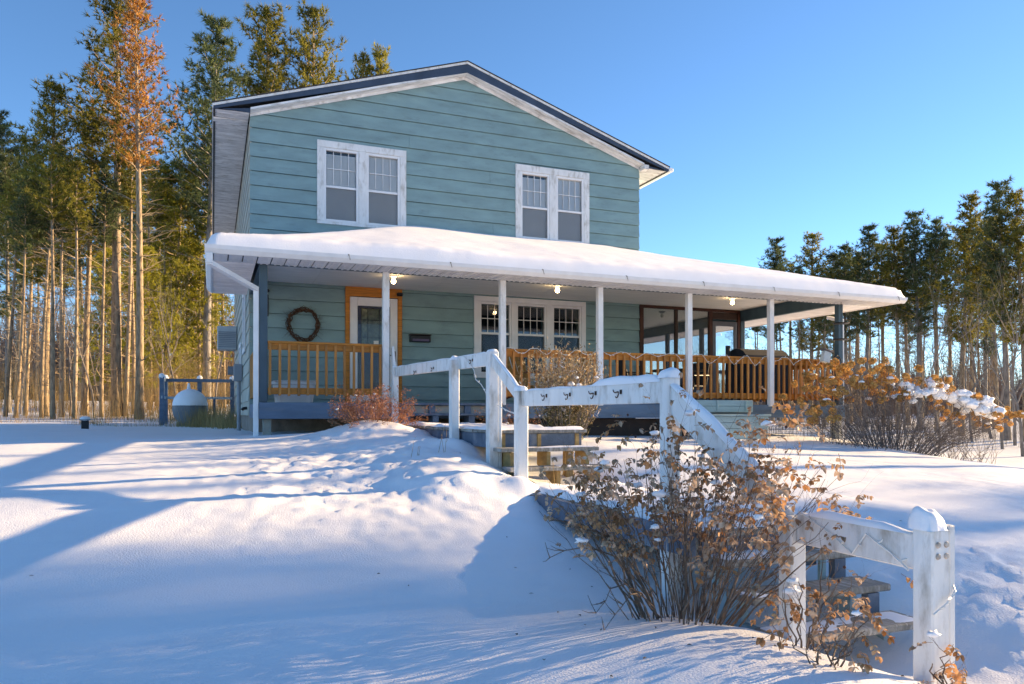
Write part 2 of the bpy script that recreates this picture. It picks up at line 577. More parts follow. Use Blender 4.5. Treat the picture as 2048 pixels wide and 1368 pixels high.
def build_ground():
    xs = axis(-6.0, 9.5, 0.052, -900, 900)
    ys = axis(-13.6, -3.6, 0.052, -400, 1200)
    X, Y = np.meshgrid(xs, ys)
    Z = base_h(X.ravel(), Y.ravel())
    xf, yf = X.ravel(), Y.ravel()
    for i in range(len(Z)):
        Z[i] += detail(xf[i], yf[i])
    nx, ny = len(xs), len(ys)
    mb = MB()
    mb.v = list(zip(xf.tolist(), yf.tolist(), Z.tolist()))
    mb.f = [(j * nx + i, j * nx + i + 1, (j + 1) * nx + i + 1, (j + 1) * nx + i) for j in range(ny - 1) for i in range(nx - 1)]
    struct('snow_ground', mb, SNOWG, True)


build_ground()

# ------------------------------------------------------------------ house
W, DEP = 8.43, 10.0
EAVE, OH = 0.641, 0.24
ZE, ZA = 5.676, 7.266
SL = (ZA - ZE) / (W / 2 + EAVE)
ZSOF = 5.56


def ztop(x):
    return ZE + SL * (min(x, W - x) + EAVE)


HOUSE = thing('house', 'two storey teal lap-sided house with a low gable roof, behind the porch', 'house', (W / 2, DEP / 2, -0.4))


def clip_poly(poly, a, b, c):
    """keep a*x + b*z <= c"""
    out = []
    for i in range(len(poly)):
        p, q = poly[i], poly[(i + 1) % len(poly)]
        fp, fq = a * p[0] + b * p[1] - c, a * q[0] + b * q[1] - c
        if fp <= 0:
            out.append(p)
        if fp * fq < 0:
            t = fp / (fp - fq)
            out.append((p[0] + t * (q[0] - p[0]), p[1] + t * (q[1] - p[1])))
    return out


UW1 = (1.229, 2.985, 3.68, 5.30)
UW2 = (5.370, 7.135, 3.68, 5.335)
LW = (4.435, 7.045, 0.745, 2.462)
DOORF = (1.77, 2.90, 0.165, 2.487)
HOLES = [UW1, UW2, LW, DOORF]
UNITS_U1 = [(1.40, 1.985), (2.23, 2.815)]
UNITS_U2 = [(5.53, 6.12), (6.371, 6.958)]
UNITS_L = [(4.597, 5.23), (5.425, 6.047), (6.274, 6.895)]


def split_rect(x0, x1, z0, z1, holes):
    rects = [(x0, x1, z0, z1)]
    for hx0, hx1, hz0, hz1 in holes:
        new = []
        for a, b, c, d in rects:
            if hx1 <= a or hx0 >= b or hz1 <= c or hz0 >= d:
                new.append((a, b, c, d))
                continue
            if hx0 > a:
                new.append((a, hx0, c, d))
            if hx1 < b:
                new.append((hx1, b, c, d))
            m0, m1 = max(a, hx0), min(b, hx1)
            if hz0 > c:
                new.append((m0, m1, c, hz0))
            if hz1 < d:
                new.append((m0, m1, hz1, d))
        rects = [r for r in new if r[1] - r[0] > 0.01 and r[3] - r[2] > 0.005]
    return rects


def front_wall():
    mb = MB()
    glass_holes = []
    for u in UNITS_U1:
        glass_holes.append((u[0], u[1], 3.76, 5.12))
    for u in UNITS_U2:
        glass_holes.append((u[0], u[1], 3.78, 5.15))
    for u in UNITS_L:
        glass_holes.append((u[0], u[1], 0.85, 2.30))
    for a, b, c, d in split_rect(0, W, -0.05, 5.5, glass_holes):
        mb.box(a, b, 0.03, 0.16, c, d)
    g = lambda x: ztop(x) - 0.20
    mb.prism_xz([(0, 5.5), (W, 5.5), (W, g(W)), (W / 2, g(W / 2)), (0, g(0))], 0.03, 0.16)
    wall = part('front_wall', mb, TEAL, HOUSE)
    rows = []
    z = 3.745 - 0.2707 * 5
    while z < 7.2:
        rows.append((z, z + 0.2707))
        z += 0.2707
    rows = [r for r in rows if r[0] > 3.3]
    rows = [(3.16, rows[0][0])] + rows
    z = 2.157
    low = []
    while z > -0.3:
        low.append((z - 0.2707, z))
        z -= 0.2707
    rows += [(2.157, 2.4277)] + [(a, b) for a, b in low if b > 0] + [(2.4277, 2.52)]
    rng = random.Random(5)
    for ri, (za, zb) in enumerate(rows):
        joints = [0.0]
        x = rng.uniform(1.2, 3.6)
        if rng.random() < .4:
            joints.append(x + 1.5)
        joints.append(W)
        for ja, jb in zip(joints[:-1], joints[1:]):
            ga = ja + (0.002 if ja > 0 else 0)
            gb = jb - (0.002 if jb < W else 0)
            rects = split_rect(ga, gb, max(za, -0.035) + .009, zb - 0.001, HOLES)
            comp = list(range(len(rects)))
            for p_ in range(len(rects)):
                for q_ in range(p_):
                    A, B = rects[p_], rects[q_]
                    if A[0] <= B[1] + 1e-4 and B[0] <= A[1] + 1e-4 and A[2] <= B[3] + 1e-4 and B[2] <= A[3] + 1e-4:
                        o_, n_ = comp[p_], comp[q_]
                        comp = [n_ if c_ == o_ else c_ for c_ in comp]
            boards = {c_: MB() for c_ in comp}
            for (a, b, c, d), c_ in zip(rects, comp):
                mb = boards[c_]
                poly = [(a, c), (b, c), (b, d), (a, d)]
                k = ZE + SL * EAVE - 0.205
                poly = clip_poly(poly, -SL, 1, k)
                if poly:
                    poly = clip_poly(poly, SL, 1, k + SL * W)
                if len(poly) < 3:
                    continue
                n = len(poly)
                wob = rng.uniform(-0.0015, 0.0015)
                yo = lambda zz: wob - 0.001 - 0.026 * max(0, (zb - zz)) / 0.2707
                vs = [(px, yo(pz), pz) for px, pz in poly] + [(px, 0.028, pz) for px, pz in poly]
                fs = [tuple(range(n)), tuple(range(n, 2 * n))[::-1]] + [(i, i + n, (i + 1) % n + n, (i + 1) % n) for i in range(n)]
                mb.add(vs, fs)
            for mb in boards.values():
                if mb.v:
                    part('siding_board', mb, TEAL, wall)
    return wall


front_wall()


def left_wall():
    mb = MB()
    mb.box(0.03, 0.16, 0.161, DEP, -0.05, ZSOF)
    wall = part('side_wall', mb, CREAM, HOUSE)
    z = 2.157 - 0.2707 * 8 - .03
    k = 0
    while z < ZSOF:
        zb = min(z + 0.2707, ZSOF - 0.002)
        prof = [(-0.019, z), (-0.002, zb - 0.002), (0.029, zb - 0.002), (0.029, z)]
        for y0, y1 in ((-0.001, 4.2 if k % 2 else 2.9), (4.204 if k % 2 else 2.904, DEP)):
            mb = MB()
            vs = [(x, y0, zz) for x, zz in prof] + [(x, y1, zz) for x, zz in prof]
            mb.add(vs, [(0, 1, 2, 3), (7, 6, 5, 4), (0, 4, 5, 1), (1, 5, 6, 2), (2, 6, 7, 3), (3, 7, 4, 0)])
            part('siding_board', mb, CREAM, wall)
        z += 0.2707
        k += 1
    mb = MB()
    mb.box(W - 0.16, W - 0.001, 0.161, DEP, -0.05, ZSOF)
    mb.box(0.162, W - 0.162, DEP - 0.13, DEP, -0.05, ZSOF)
    part('rear_wall', mb, TEAL, HOUSE)
    mb = MB()
    mb.prism_xz([(0.03, ZSOF), (W - 0.03, ZSOF), (W - .03, ztop(W) - .2), (W / 2, ztop(W / 2) - .2), (0.03, ztop(0) - .2)], DEP - .13, DEP - .001)
    part('rear_gable', mb, TEAL, HOUSE)
    mb = MB()
    mb.box(0.06, W - .06, 0.06, DEP - .06, -1.2, -0.052)
    part('foundation', mb, CONCRETE, HOUSE)
    # dark inside: floors between the storeys
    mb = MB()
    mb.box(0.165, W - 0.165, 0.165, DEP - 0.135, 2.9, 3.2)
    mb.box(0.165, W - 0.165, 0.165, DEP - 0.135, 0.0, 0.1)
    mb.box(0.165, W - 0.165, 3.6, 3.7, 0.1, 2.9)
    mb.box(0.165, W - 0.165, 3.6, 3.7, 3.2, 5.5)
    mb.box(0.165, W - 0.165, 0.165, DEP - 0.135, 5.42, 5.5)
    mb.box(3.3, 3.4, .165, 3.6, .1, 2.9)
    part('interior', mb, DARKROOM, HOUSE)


left_wall()


def roof():
    mb = MB()
    y0, y1 = -OH, DEP + OH
    t = 0.10
    xl, xr, xm = -EAVE, W + EAVE, W / 2
    f = lambda x: ztop(x) - 0.035
    for a, b in ((xl, xm), (xm, xr)):
        mb.prism_xz([(a, f(a) - t), (b, f(b) - t), (b, f(b)), (a, f(a))], y0 + 0.03, y1)
    r = part('roof', mb, SHINGLE, HOUSE)
    # courses of shingles along the two rakes
    mb = MB()
    for a, b in ((xl - .02, xm), (xm, xr + .02)):
        mb.prism_xz([(a, f(a) + .002), (b, f(b) + .002), (b, f(b) + 0.018), (a, f(a) + 0.018)], y0 - 0.03, y1 + .03)
    part('shingle_edge', mb, SHINGLE, r)
    # white drip edge, navy rake boards, weathered soffit under the rakes
    for a, b in ((xl, xm), (xm, xr)):
        mb = MB()
        mb.prism_xz([(a, f(a) - .045), (b, f(b) - .045), (b, f(b) - .001), (a, f(a) - .001)], y0 - 0.012, y0 + 0.028)
        part('drip_edge', mb, WHITEW, r)
    for a, b in ((xl, xm), (xm, xr)):
        mb = MB()
        mb.prism_xz([(a, f(a) - .10), (b, f(b) - .23), (b, f(b) - .046), (a, f(a) - .046)] if a == xl else
                    [(a, f(a) - .23), (b, f(b) - .10), (b, f(b) - .046), (a, f(a) - .046)], y0, y0 + 0.026)
        part('rake_board', mb, NAVY, r)
    for a, b in ((0.0, xm), (xm, W)):
        mb = MB()
        mb.prism_xz([(a, f(a) - .23), (b, f(b) - .23), (b, f(b) - .19), (a, f(a) - .19)], y0 + .002, 0.029)
        mb.prism_xz([(a, f(a) - .285), (b, f(b) - .285), (b, f(b) - .231), (a, f(a) - .231)], -.035, -.022)
        part('rake_soffit', mb, SOFFITD, r)
    # boxed eave returns at the two front corners
    mb = MB()
    mb.prism_xz([(xl + .005, ZSOF), (-.004, ZSOF), (-.004, f(0) - .206), (xl + .005, f(xl) - .101)], y0 + .004, y0 + .024)
    part('eave_return', mb, NAVY, r)
    mb = MB()
    mb.prism_xz([(W + .12, ZSOF), (xr - .005, ZSOF), (xr - .005, f(xr) - .101), (W + .12, f(W + .12) - .206)], y0 + .004, y0 + .024)
    part('eave_return', mb, NAVY, r)
    mb = MB()
    mb.box(W + .0, W + .118, y0 + .003, -.04, ZSOF - .03, f(W) - .22)
    part('return_block', mb, SOFFITD, r)
    mb = MB()
    mb.box(xl - .018, xl, y0 - .012, y1, ZSOF - .012, f(xl) + .0)
    part('eave_fascia', mb, SOFFITD, r)
    mb = MB()
    mb.box(xr + .001, xr + .10, y0 - .05, y1, f(xr) - .11, f(xr) - .02, .015)
    part('eave_gutter', mb, WHITE, r)
    # ribbed soffit panels under the long eaves
    pm = MB()
    pm.box(-EAVE + .002, -.022, 0, .193, 0, .012)
    for k in range(3):
        pm.box(-EAVE + .01, -.03, .012 + .064 * k, .05 + .064 * k, -.008, 0)
    pme = pm.mesh('soffit_panel', SOFFITD)
    for s in (0, 1):
        n = int((y1 - y0) / .2)
        for i in range(n):
            o = link('soffit_panel', pme, r, (W + EAVE - .021 + .0 if s else 0, y0 + .026 + i * .2, ZSOF))
            if not s and i == 2:            # the one that has dropped at its outer end
                o.rotation_euler = (rad(-0.6), rad(-2.6), rad(2.4))
                o.location.z -= .004
    # thin snow on the left slope
    mb = MB()
    rows, cols = 60, 24
    pts = []
    for j in range(rows + 1):
        for i in range(cols + 1):
            x = xl - .01 + (xm - xl + .03) * i / cols
            y = y0 - .02 + (y1 - y0) * j / rows
            e = min(i, cols - i, j, rows - j)
            th = .03 + .018 * noise.noise(V((x * 1.4, y * 1.4, 9))) if e else -.004
            pts.append((x, y, f(x) + .018 + th))
    n = cols + 1
    mb.add(pts, [(j * n + i, j * n + i + 1, (j + 1) * n + i + 1, (j + 1) * n + i) for j in range(rows) for i in range(cols)])
    part('roof_snow', mb, SNOW, r, True)


roof()


def window(rect, units, zmid, ztp, zbt, blind, dark_low, name='window'):
    x0, x1, z0, z1 = rect
    mb = MB()
    fr = -.045
    # casing boards
    mb.box(x0, x1, fr, .029, ztp + .05, z1, .004)
    mb.box(x0 + .0, x1, fr, .029, z0, zbt - .045, .004)
    xs = [x0] + [c for u in units for c in (u[0] - .045, u[1] + .045)] + [x1]
    for i in range(0, len(xs), 2):
        mb.box(xs[i], xs[i + 1], fr + .002, .029, zbt - .044, ztp + .049, .004)
    w = part(name, mb, WHITEW if blind else WHITE, HOUSE)
    for ui, (a, b) in enumerate(units):
        mb = MB()
        s = .040
        mb.box(a - .044, a, -.03, .06, zbt - .043, ztp + .048, .003)
        mb.box(b, b + .044, -.03, .06, zbt - .043, ztp + .048, .003)
        mb.box(a + .001, b - .001, -.029, .06, ztp, ztp + .047, .003)
        mb.box(a + .001, b - .001, -.029, .06, zbt - .042, zbt, .003)
        mb.box(a + .001, b - .001, -.012, .05, zmid - .022, zmid + .022, .003)
        sash = part('sash', mb, WHITE, w)
        mb = MB()
        n = 4
        for k in range(1, n):
            x = a + (b - a) * k / n
            mb.box(x - .0055, x + .0055, .020, .034, zmid + .022, ztp - .001)
        zz = (zmid + ztp) / 2 + .01
        mb.box(a + .001, b - .001, .0205, .0335, zz - .007, zz + .007)
        part('muntin', mb, WHITE, w)
        mb = MB()
        mb.box(a + .001, b - .001, .036, .042, zmid + .023, ztp - .001)
        part('pane', mb, GLASS, w)
        mb = MB()
        mb.box(a + .001, b - .001, .022, .028, zbt + .001, zmid - .023)
        part('pane', mb, GLASS, w)
        mb = MB()
        mb.box(a + .001, b - .001, -.008, -.006, zbt + .001, zmid - .023)
        part('insect_screen', mb, INSECT if blind else screen2, w)
        if blind:
            mb = MB()
            k = 0
            z = ztp - (.05 if ui == 0 else .0)
            while z > zbt - .05:
                mb.add([(a - .002, .052, z), (b + .002, .052, z), (b + .002, .060, z - .0225), (a - .002, .060, z - .0225)], [(3, 2, 1, 0)])
                z -= .0235
            part('blind', mb, BLIND, w)
    return w


screen2 = screen_mat('window_insect_screen', (0.05, 0.05, 0.06), 0.25)
window(UW1, UNITS_U1, 4.42, 5.12, 3.78, True, False)
window(UW2, UNITS_U2, 4.44, 5.145, 3.80, True, False)
window(LW, UNITS_L, 1.685, 2.30, 0.87, False, True)


def front_door():
    x0, x1, z0, z1 = DOORF
    mb = MB()
    mb.box(x0, x0 + .085, -.05, .029, z0, z1 - .002, .005)
    mb.box(x1 - .085, x1, -.05, .029, z0, z1 - .002, .005)
    mb.box(x0 + .086, x1 - .086, -.052, .029, 2.305, z1, .005)
    mb.box(x0 - .0, x1, -.055, -.051, 2.305, z1, .001)
    d = part('front_door', mb, CEDAR, HOUSE)
    a, b, c, t = x0 + .09, x1 - .09, .33, 2.295
    mb = MB()
    mb.box(a, a + .15, -.035, .005, c, t, .006)
    mb.box(b - .15, b, -.035, .005, c, t, .006)
    mb.box(a + .151, b - .151, -.035, .005, t - .17, t, .006)
    mb.box(a + .151, b - .151, -.035, .005, c, c + .12, .006)
    mb.box(a, b, -.06, .02, .23, c - .002, .006)
    part('storm_door', mb, WHITE, d)
    mb = MB()
    mb.box(a + .152, b - .152, -.02, -.014, c + .122, t - .172)
    part('pane', mb, DGLASS, d)
    mb = MB()
    mb.box(a + .03, b - .03, .012, .028, c + .05, 2.25)
    part('inner_door', mb, DOORBL, d)
    mb = MB()
    mb.box(a + .23, b - .23, .006, .011, 1.28, 2.08)
    part('leaded_light', mb, LEADG, d)
    mb = MB()
    for x in (a + .23, a + .36, b - .36, b - .23):
        mb.box(x - .008, x + .008, -.002, .004, 1.28, 2.08)
    for z in (1.28, 1.5, 1.85, 2.08):
        mb.box(a + .22, b - .22, -.004, -.0025, z - .008, z + .008)
    part('leading', mb, BLACK, d)
    mb = MB()
    mb.box(b - .48, b - .38, -.024, -.0205, 1.30, 1.44)
    part('notice', mb, PAPER, d)
    mb = MB()
    mb.box(b - .075, b - .045, -.075, -.036, 1.02, 1.24, .006)
    mb.box(b - .16, b - .08, -.075, -.06, 1.145, 1.165, .004)
    part('handle', mb, BLACK, d)


front_door()

# things fixed to or hung on the house front and left side
mb = MB()
rng = random.Random(2)
for k in range(9):
    pts = []
    ph = rng.uniform(0, 6)
    for i in range(33):
        a = 2 * math.pi * i / 32 + ph
        r = .285 + .028 * math.sin(a * rng.choice((2, 3)) + ph) + rng.uniform(-.012, .012) + .018 * math.cos(a * 5 + k)
        pts.append((.97 + r * math.cos(a) * .97, -.06 + .02 * math.sin(a * 4 + k), 1.70 + r * math.sin(a) * 1.02))
    mb.tube(pts, .0085, 4)
for k in range(46):
    a = rng.uniform(0, 6.28)
    p = V((.97 + .29 * math.cos(a), -.06, 1.70 + .29 * math.sin(a)))
    q = p + V((math.cos(a + rng.uniform(-1, 1)), rng.uniform(-.4, .1), math.sin(a + rng.uniform(-1, 1)))) * rng.uniform(.05, .14)
    mb.tube([p, q], [.003, .0015], 3)
mb.tube([(.90, -.05, 1.99), (.98, -.03, 2.07), (1.05, -.05, 1.98)], .004, 4)
single('wreath', mb, WREATH, 'bare twig wreath hung on the siding left of the front door', 'wreath')

t = thing('mailbox', 'black wall mailbox on the siding between front door and triple window', 'mailbox', (3.26, -.02, 1.44))
mb = MB()
mb.box(3.05, 3.47, -.15, -.02, 1.44, 1.565, .008)
part('body', mb, BLACK, t)
mb = MB()
mb.bar((3.04, -.09, 1.585), (3.48, -.09, 1.585), .16, .018)
part('lid', mb, DARKW, t)
mb = MB()
mb.bar((3.09, -.155, 1.475), (3.43, -.155, 1.475), .006, .045, .001)
part('panel', mb, mat('mailbox_panel', (.10, .08, .15), .5, .2), t)

t = thing('security_camera', 'small black camera at the top right corner of the door trim', 'camera', (2.84, -.05, 2.38))
mb = MB()
mb.box(2.78, 2.90, -.13, -.057, 2.345, 2.415, .015)
part('body', mb, BLACK, t)
mb = MB()
mb.tube([(2.82, -.131, 2.38), (2.82, -.15, 2.38)], .022, 10)
part('lens', mb, DARKROOM, t)

mb = MB()
mb.box(.305, .335, -.05, -.021, 1.83, 2.24, .004)
mb.blob((.32, -.05, 2.31), .035, 1, 2, (1, 1, 1), .05)
single('wall_thermometer', mb, BLACK, 'narrow black strip hanging on the porch wall beside the dark corner post', 'thermometer')

t = thing('window_air_conditioner', 'grey louvred air conditioner sticking out of the left side wall', 'air conditioner', (-.25, 7.4, 1.6))
mb = MB()
mb.box(-.52, -.02, 7.05, 7.75, 1.75, 2.38, .02)
part('case', mb, mat('ac_grey', (.42, .45, .46), .5, .08), t)
for k in range(9):
    mb = MB()
    mb.box(-.50, -.05, 7.035, 7.052, 1.80 + .05 * k, 1.832 + .05 * k)
    part('louvre', mb, GREYMET, t)

t = thing('electric_meter', 'grey electric meter box and conduit on the left side wall', 'meter box', (-.1, 3.2, -.3))
mb = MB()
mb.box(-.20, -.022, 2.95, 3.3, .72, 1.10, .01)
part('box', mb, GREYMET, t)
mb = MB()
mb.tube([(-.09, 3.1, .72), (-.09, 3.1, -.55)], .042, 10)
mb.tube([(-.09, 3.1, .25), (-.09, 3.1, .20)], .055, 10)
part('conduit', mb, GREYMET, t)
mb = MB()
mb.tube([(-.14, 3.55, .98), (-.32, 3.55, .98)], .10, 14)
part('meter', mb, mat('meter_glass', (.2, .22, .24), .2, .1), t)

for y0, y1, z0, z1, lab in ((1.35, 2.25, 1.35, 2.45, 'white framed window high in the left side wall near the porch, seen edge on'), (3.6, 4.5, .55, 1.55, 'lower white framed window in the left side wall behind the meter box, seen edge on')):
    t = thing('side_window', lab, 'window', (-.03, (y0 + y1) / 2, z0), 'windows of the left side wall')
    t['kind'] = 'thing'
    mb = MB()
    mb.box(-.05, -.018, y0, y0 + .09, z0, z1, .004)
    mb.box(-.05, -.018, y1 - .09, y1, z0, z1, .004)
    mb.box(-.052, -.018, y0, y1, z1 - .004, z1 + .09, .004)
    mb.box(-.052, -.018, y0, y1, z0 - .09, z0 + .004, .004)
    part('casing', mb, WHITE, t)
    mb = MB()
    mb.box(-.027, -.021, y0 + .09, y1 - .09, z0, z1)
    part('pane', mb, GLASS, t)

t = thing('wall_outlet', 'twin black outlets low on the left side wall near the porch', 'outlet', (-.05, .63, .08))
for y in (.55, .72):
    mb = MB()
    mb.tube([(-.02, y, .10), (-.09, y, .09), (-.11, y, .06)], .03, 8)
    part('spout', mb, BLACK, t)

# ------------------------------------------------------------------ porch
PX = [.061, 1.892, 3.863, 5.701, 7.569, 9.459, 11.298]
PY = -3.121
DZ = .165
XL, XR, YF = -.70, 12.25, -3.80
ZB, ZC = 2.224, 2.49
PORCH = thing('covered_porch', 'wraparound porch with white posts under a snow covered hip roof, along the house front', 'porch', (5.6, -3.1, -.4))

mb = MB()
mb.box(.02, 11.34, PY + .03, -.03, DZ - .04, DZ)
mb.box(W + .01, 11.34, -.029, 7.0, DZ - .04, DZ)
part('deck', mb, BLUEG, PORCH)
mb = MB()
mb.box(0.0, 11.36, PY - .045, PY + .0, DZ - .25, DZ - .003, .005)
part('deck_fascia', mb, BLUEG, PORCH)
mb = MB()
mb.box(4.2, 9.0, -2.86, -2.82, -.9, DZ - .26, .004)
part('shade_board', mb, DARKW, PORCH)  # dark board added to stand in for the shade under the deck
mb = MB()
mb.box(-.001, .045, PY + .001, -.05, DZ - .25, DZ - .003, .005)
part('deck_fascia', mb, BLUEG, PORCH)
mb = MB()
mb.box(11.31, 11.358, PY + .001, 7.0, DZ - .25, DZ - .003, .005)
part('deck_fascia', mb, BLUEG, PORCH)
mb = MB()
mb.box(0, .04, PY + .004, -.05, DZ - .22, DZ - .041)
JM = mb.mesh('joist', DARKW)
for i in range(1, 28):
    link('joist', JM, PORCH, (.1 + i * .4, 0, 0))
for x, y in [(.12, -2.98), (3.8, -2.9), (7.5, -2.9), (11.28, -2.98), (11.28, 2.5), (11.28, 6.8)]:
    mb = MB()
    mb.box(x - .06, x + .06, y - .06, y + .06, -1.6, DZ - .251, .006)
    part('deck_pier', mb, mat('pier_wood', (.30, .31, .27), .8, .2, 5, bump=.2), PORCH)

# posts
for i, x in enumerate(PX):
    mb = MB()
    if i in (0, 6):
        mb.box(x - .058, x + .058, PY - .058 + .06, PY + .058 + .06, DZ, ZB - .001, .006)
        part('corner_post', mb, BLUEP, PORCH)
    else:
        mb.box(x - .05, x + .05, PY - .10, PY - .0, DZ - .03 if i > 1 else DZ - .14, ZB - .001, .006)
        part('post', mb, WHITEW if i < 3 else WHITE, PORCH)
mb = MB()
mb.box(11.24, 11.355, -.06, .056, DZ, ZB + .001, .006)
part('corner_post', mb, BLUEP, PORCH)

# beams, ceiling
mb = MB()
mb.box(0.0, 11.36, PY - .03, PY + .06, ZB + .002, ZC - .002, .004)
part('beam', mb, BLUEP, PORCH)
mb = MB()
mb.box(.001, .09, PY + .061, -.03, ZB + .002, ZC - .002, .004)
part('beam', mb, BLUEP, PORCH)
mb = MB()
mb.box(11.27, 11.359, PY + .061, 7.0, ZB + .002, ZC - .002, .004)
part('beam', mb, BLUEP, PORCH)
# ceiling panels
for i in range(10):
    xa, xb = .0 + i * 1.136, .0 + (i + 1) * 1.136 - .006
    mb = MB()
    mb.box(xa, xb, PY - .02, -.03, ZC, ZC + .03)
    part('ceiling_panel', mb, CEIL, PORCH)
mb = MB()
mb.box(W + .01, 11.36, -.029, 7.0, ZC, ZC + .03)
part('ceiling_panel', mb, CEIL, PORCH)

# soffit panels round the eave
sm = MB()
sm.box(.008, .190, 0, .585, 0, .012)
sm.box(.055, .085, .0, .585, -.010, 0)
sm.box(.14, .17, .0, .585, -.010, 0)
sme = sm.mesh('soffit_panel', SOFFITW)
x = XL + .06
while x < XR - .2:
    link('soffit_panel', sme, PORCH, (x, YF + .05, ZB))
    x += .198
sm = MB()
sm.box(0, .585, .008, .190, 0, .012)
sm.box(.0, .585, .055, .085, -.010, 0)
sm.box(.0, .585, .14, .17, -.010, 0)
sme2 = sm.mesh('soffit_panel', SOFFITW)
y = YF + .64
while y < -.1:
    link('soffit_panel', sme2, PORCH, (XL + .06, y, ZB))
    y += .198
sm = MB()
sm.box(0, .83, .008, .190, 0, .012)
sme3 = sm.mesh('soffit_panel', SOFFITW)
y = YF + .64
while y < 6.8:
    link('soffit_panel', sme3, PORCH, (11.365, y, ZB))
    y += .198

# gutters
mb = MB()


def gutter(p, q, out):
    prof = [(0, 0), (.035, 0), (.095, .055), (.11, .10), (.11, .108), (0, .108)]
    p, q = V(p), V(q)
    o = V(out)
    n = len(prof)
    vs = [p + o * a + V((0, 0, b)) for a, b in prof] + [q + o * a + V((0, 0, b)) for a, b in prof]
    g = MB()
    g.add(vs, [tuple(range(n)), tuple(range(n, 2 * n))[::-1]] + [(i, i + n, (i + 1) % n + n, (i + 1) % n) for i in range(n)])
    return g


ZG = ZB - .015
part('gutter', gutter((XL - .05, YF + .05, ZG), (XR + .05, YF + .05, ZG), (0, -1, 0)), WHITE, PORCH)
part('gutter', gutter((XL + .06, YF + .051, ZG), (XL + .06, -.05, ZG), (-1, 0, 0)), WHITE, PORCH)
part('gutter', gutter((XR - .06, YF + .051, ZG), (XR - .06, 6.9, ZG), (1, 0, 0)), WHITE, PORCH)
for x in np.arange(1.2, 12.2, 1.55):
    mb = MB()
    mb.tube([(x, YF - .02, ZG + .112), (x, YF - .065, ZG + .10)], .012, 5)
    mb.tube([(x, YF - .062, ZG + .11), (x + .02, YF - .066, ZG + .03)], .006, 4)
    part('gutter_strap', mb, GREYWOOD, PORCH)
# downspouts
mb = MB()
mb.bar((XL + .01, YF - .01, ZG), (XL + .01, YF - .0, ZG - .14), .085, .065)
mb.bar((XL + .0, YF - .0, ZG - .13), (-.035, PY + .02, ZG - .36), .085, .065)
mb.bar((-.045, PY + .02, ZG - .33), (-.045, PY + .02, -.42), .075, .06, .006, (0, 1, 0))
part('downspout', mb, WHITE, PORCH)
mb = MB()
mb.bar((XR - .12, -1.9, ZG), (XR - .12, -1.9, ZG - .1), .085, .065)
mb.bar((XR - .10, -1.92, ZG - .07), (11.42, PY + .1, ZG - .30), .085, .065)
mb.bar((11.42, PY + .10, ZG - .27), (11.42, PY + .10, -.62), .075, .06, .006, (0, 1, 0))
part('downspout', mb, WHITE, PORCH)

# hip roof and the snow on it
RS = .335
ZR0 = ZG + .10


def zroof(x, y):
    d = min((y - YF), (x - XL) * 1.22, (XR - x) if x > 5 else 99)
    return ZR0 + RS * max(0, d)


def plan_field(name, m, f, step, zoff_edge, smooth=True):
    mb = MB()
    xs = list(np.arange(XL - .03, XR + .03 + step * .5, step))
    ys = list(np.arange(YF - .03, 7.0, step))
    idx = {}
    for j, y in enumerate(ys):
        for i, x in enumerate(xs):
            if y > .06 and x < W - .02:
                continue
            idx[(i, j)] = len(mb.v)
            mb.v.append((x, y, f(x, y)))
    for (i, j) in list(idx):
        q = [(i, j), (i + 1, j), (i + 1, j + 1), (i, j + 1)]
        if all(k in idx for k in q):
            mb.f.append(tuple(idx[k] for k in q))
            mb.mi.append(0)
    return part(name, mb, m, PORCH, smooth)


plan_field('roof', SHINGLE, lambda x, y: zroof(x, y), .35, 0)


def snow_top(x, y):
    de = min(y - (YF - .03), x - (XL - .03), (XR + .03 - x) if x > 5 else 99)
    r = .21 + .03 * noise.noise(V((x * .6, y * .6, 6)))
    e = max(0, min(1, de / r))
    prof = math.sqrt(max(0, 1 - (1 - e) ** 2))
    T = .19 + .04 * noise.noise(V((x * .45, y * .4, 4))) + .008 * noise.noise(V((x * 1.7, y * 1.7, 1)))
    # hip ridges rounded over
    d1, d2 = (y - YF), min((x - XL) * 1.22, (XR - x) if x > 5 else 99)
    dd = abs(d1 - d2)
    T -= .10 * math.exp(-(dd / .5) ** 2) * min(1, de)
    fine = (.012 * abs(noise.noise(V((x * 8, y * 8, 2)))) + .012 * noise.noise(V((x * 3, y * 9, 8)))) * math.exp(-de * 1.3) * 1.6 + .003 * noise.noise(V((x * 7, y * 7, 2)))
    ew = 1 - .0 * x
    return zroof(x, y) + .012 + (T * prof + fine * e) * ew


plan_field('roof_snow', SNOW, snow_top, .065, 0)

# railings
bm_ = MB()
bm_.box(-.019, .019, -.019, .019, 0, .78, .003)
BAL = bm_.mesh('baluster', CEDARV)


def railing(x0, x1, n):
    mb = MB()
    mb.box(x0, x1, PY - .015, PY + .075, 1.052, 1.088, .004)
    mb.box(x0, x1, PY + .005, PY + .042, .955, 1.051, .004)
    r = part('railing', mb, CEDAR, PORCH)
    mb = MB()
    mb.box(x0, x1, PY + .005, PY + .042, .285, .385, .004)
    part('bottom_rail', mb, CEDAR, r)
    rng = random.Random(int(x0 * 10))
    for i in range(n):
        x = x0 + .03 + (x1 - x0 - .06) * i / (n - 1)
        o = link('baluster', BAL, r, (x + rng.uniform(-.004, .004), PY - .016, .268 + rng.uniform(-.006, .004)))
        o.rotation_euler = (0, rng.uniform(-.006, .006), rng.uniform(-.05, .05))


railing(.125, 1.842, 13)
railing(3.915, 5.65, 13)
railing(5.755, 7.515, 13)
railing(7.625, 9.405, 13)
railing(9.515, 11.235, 13)
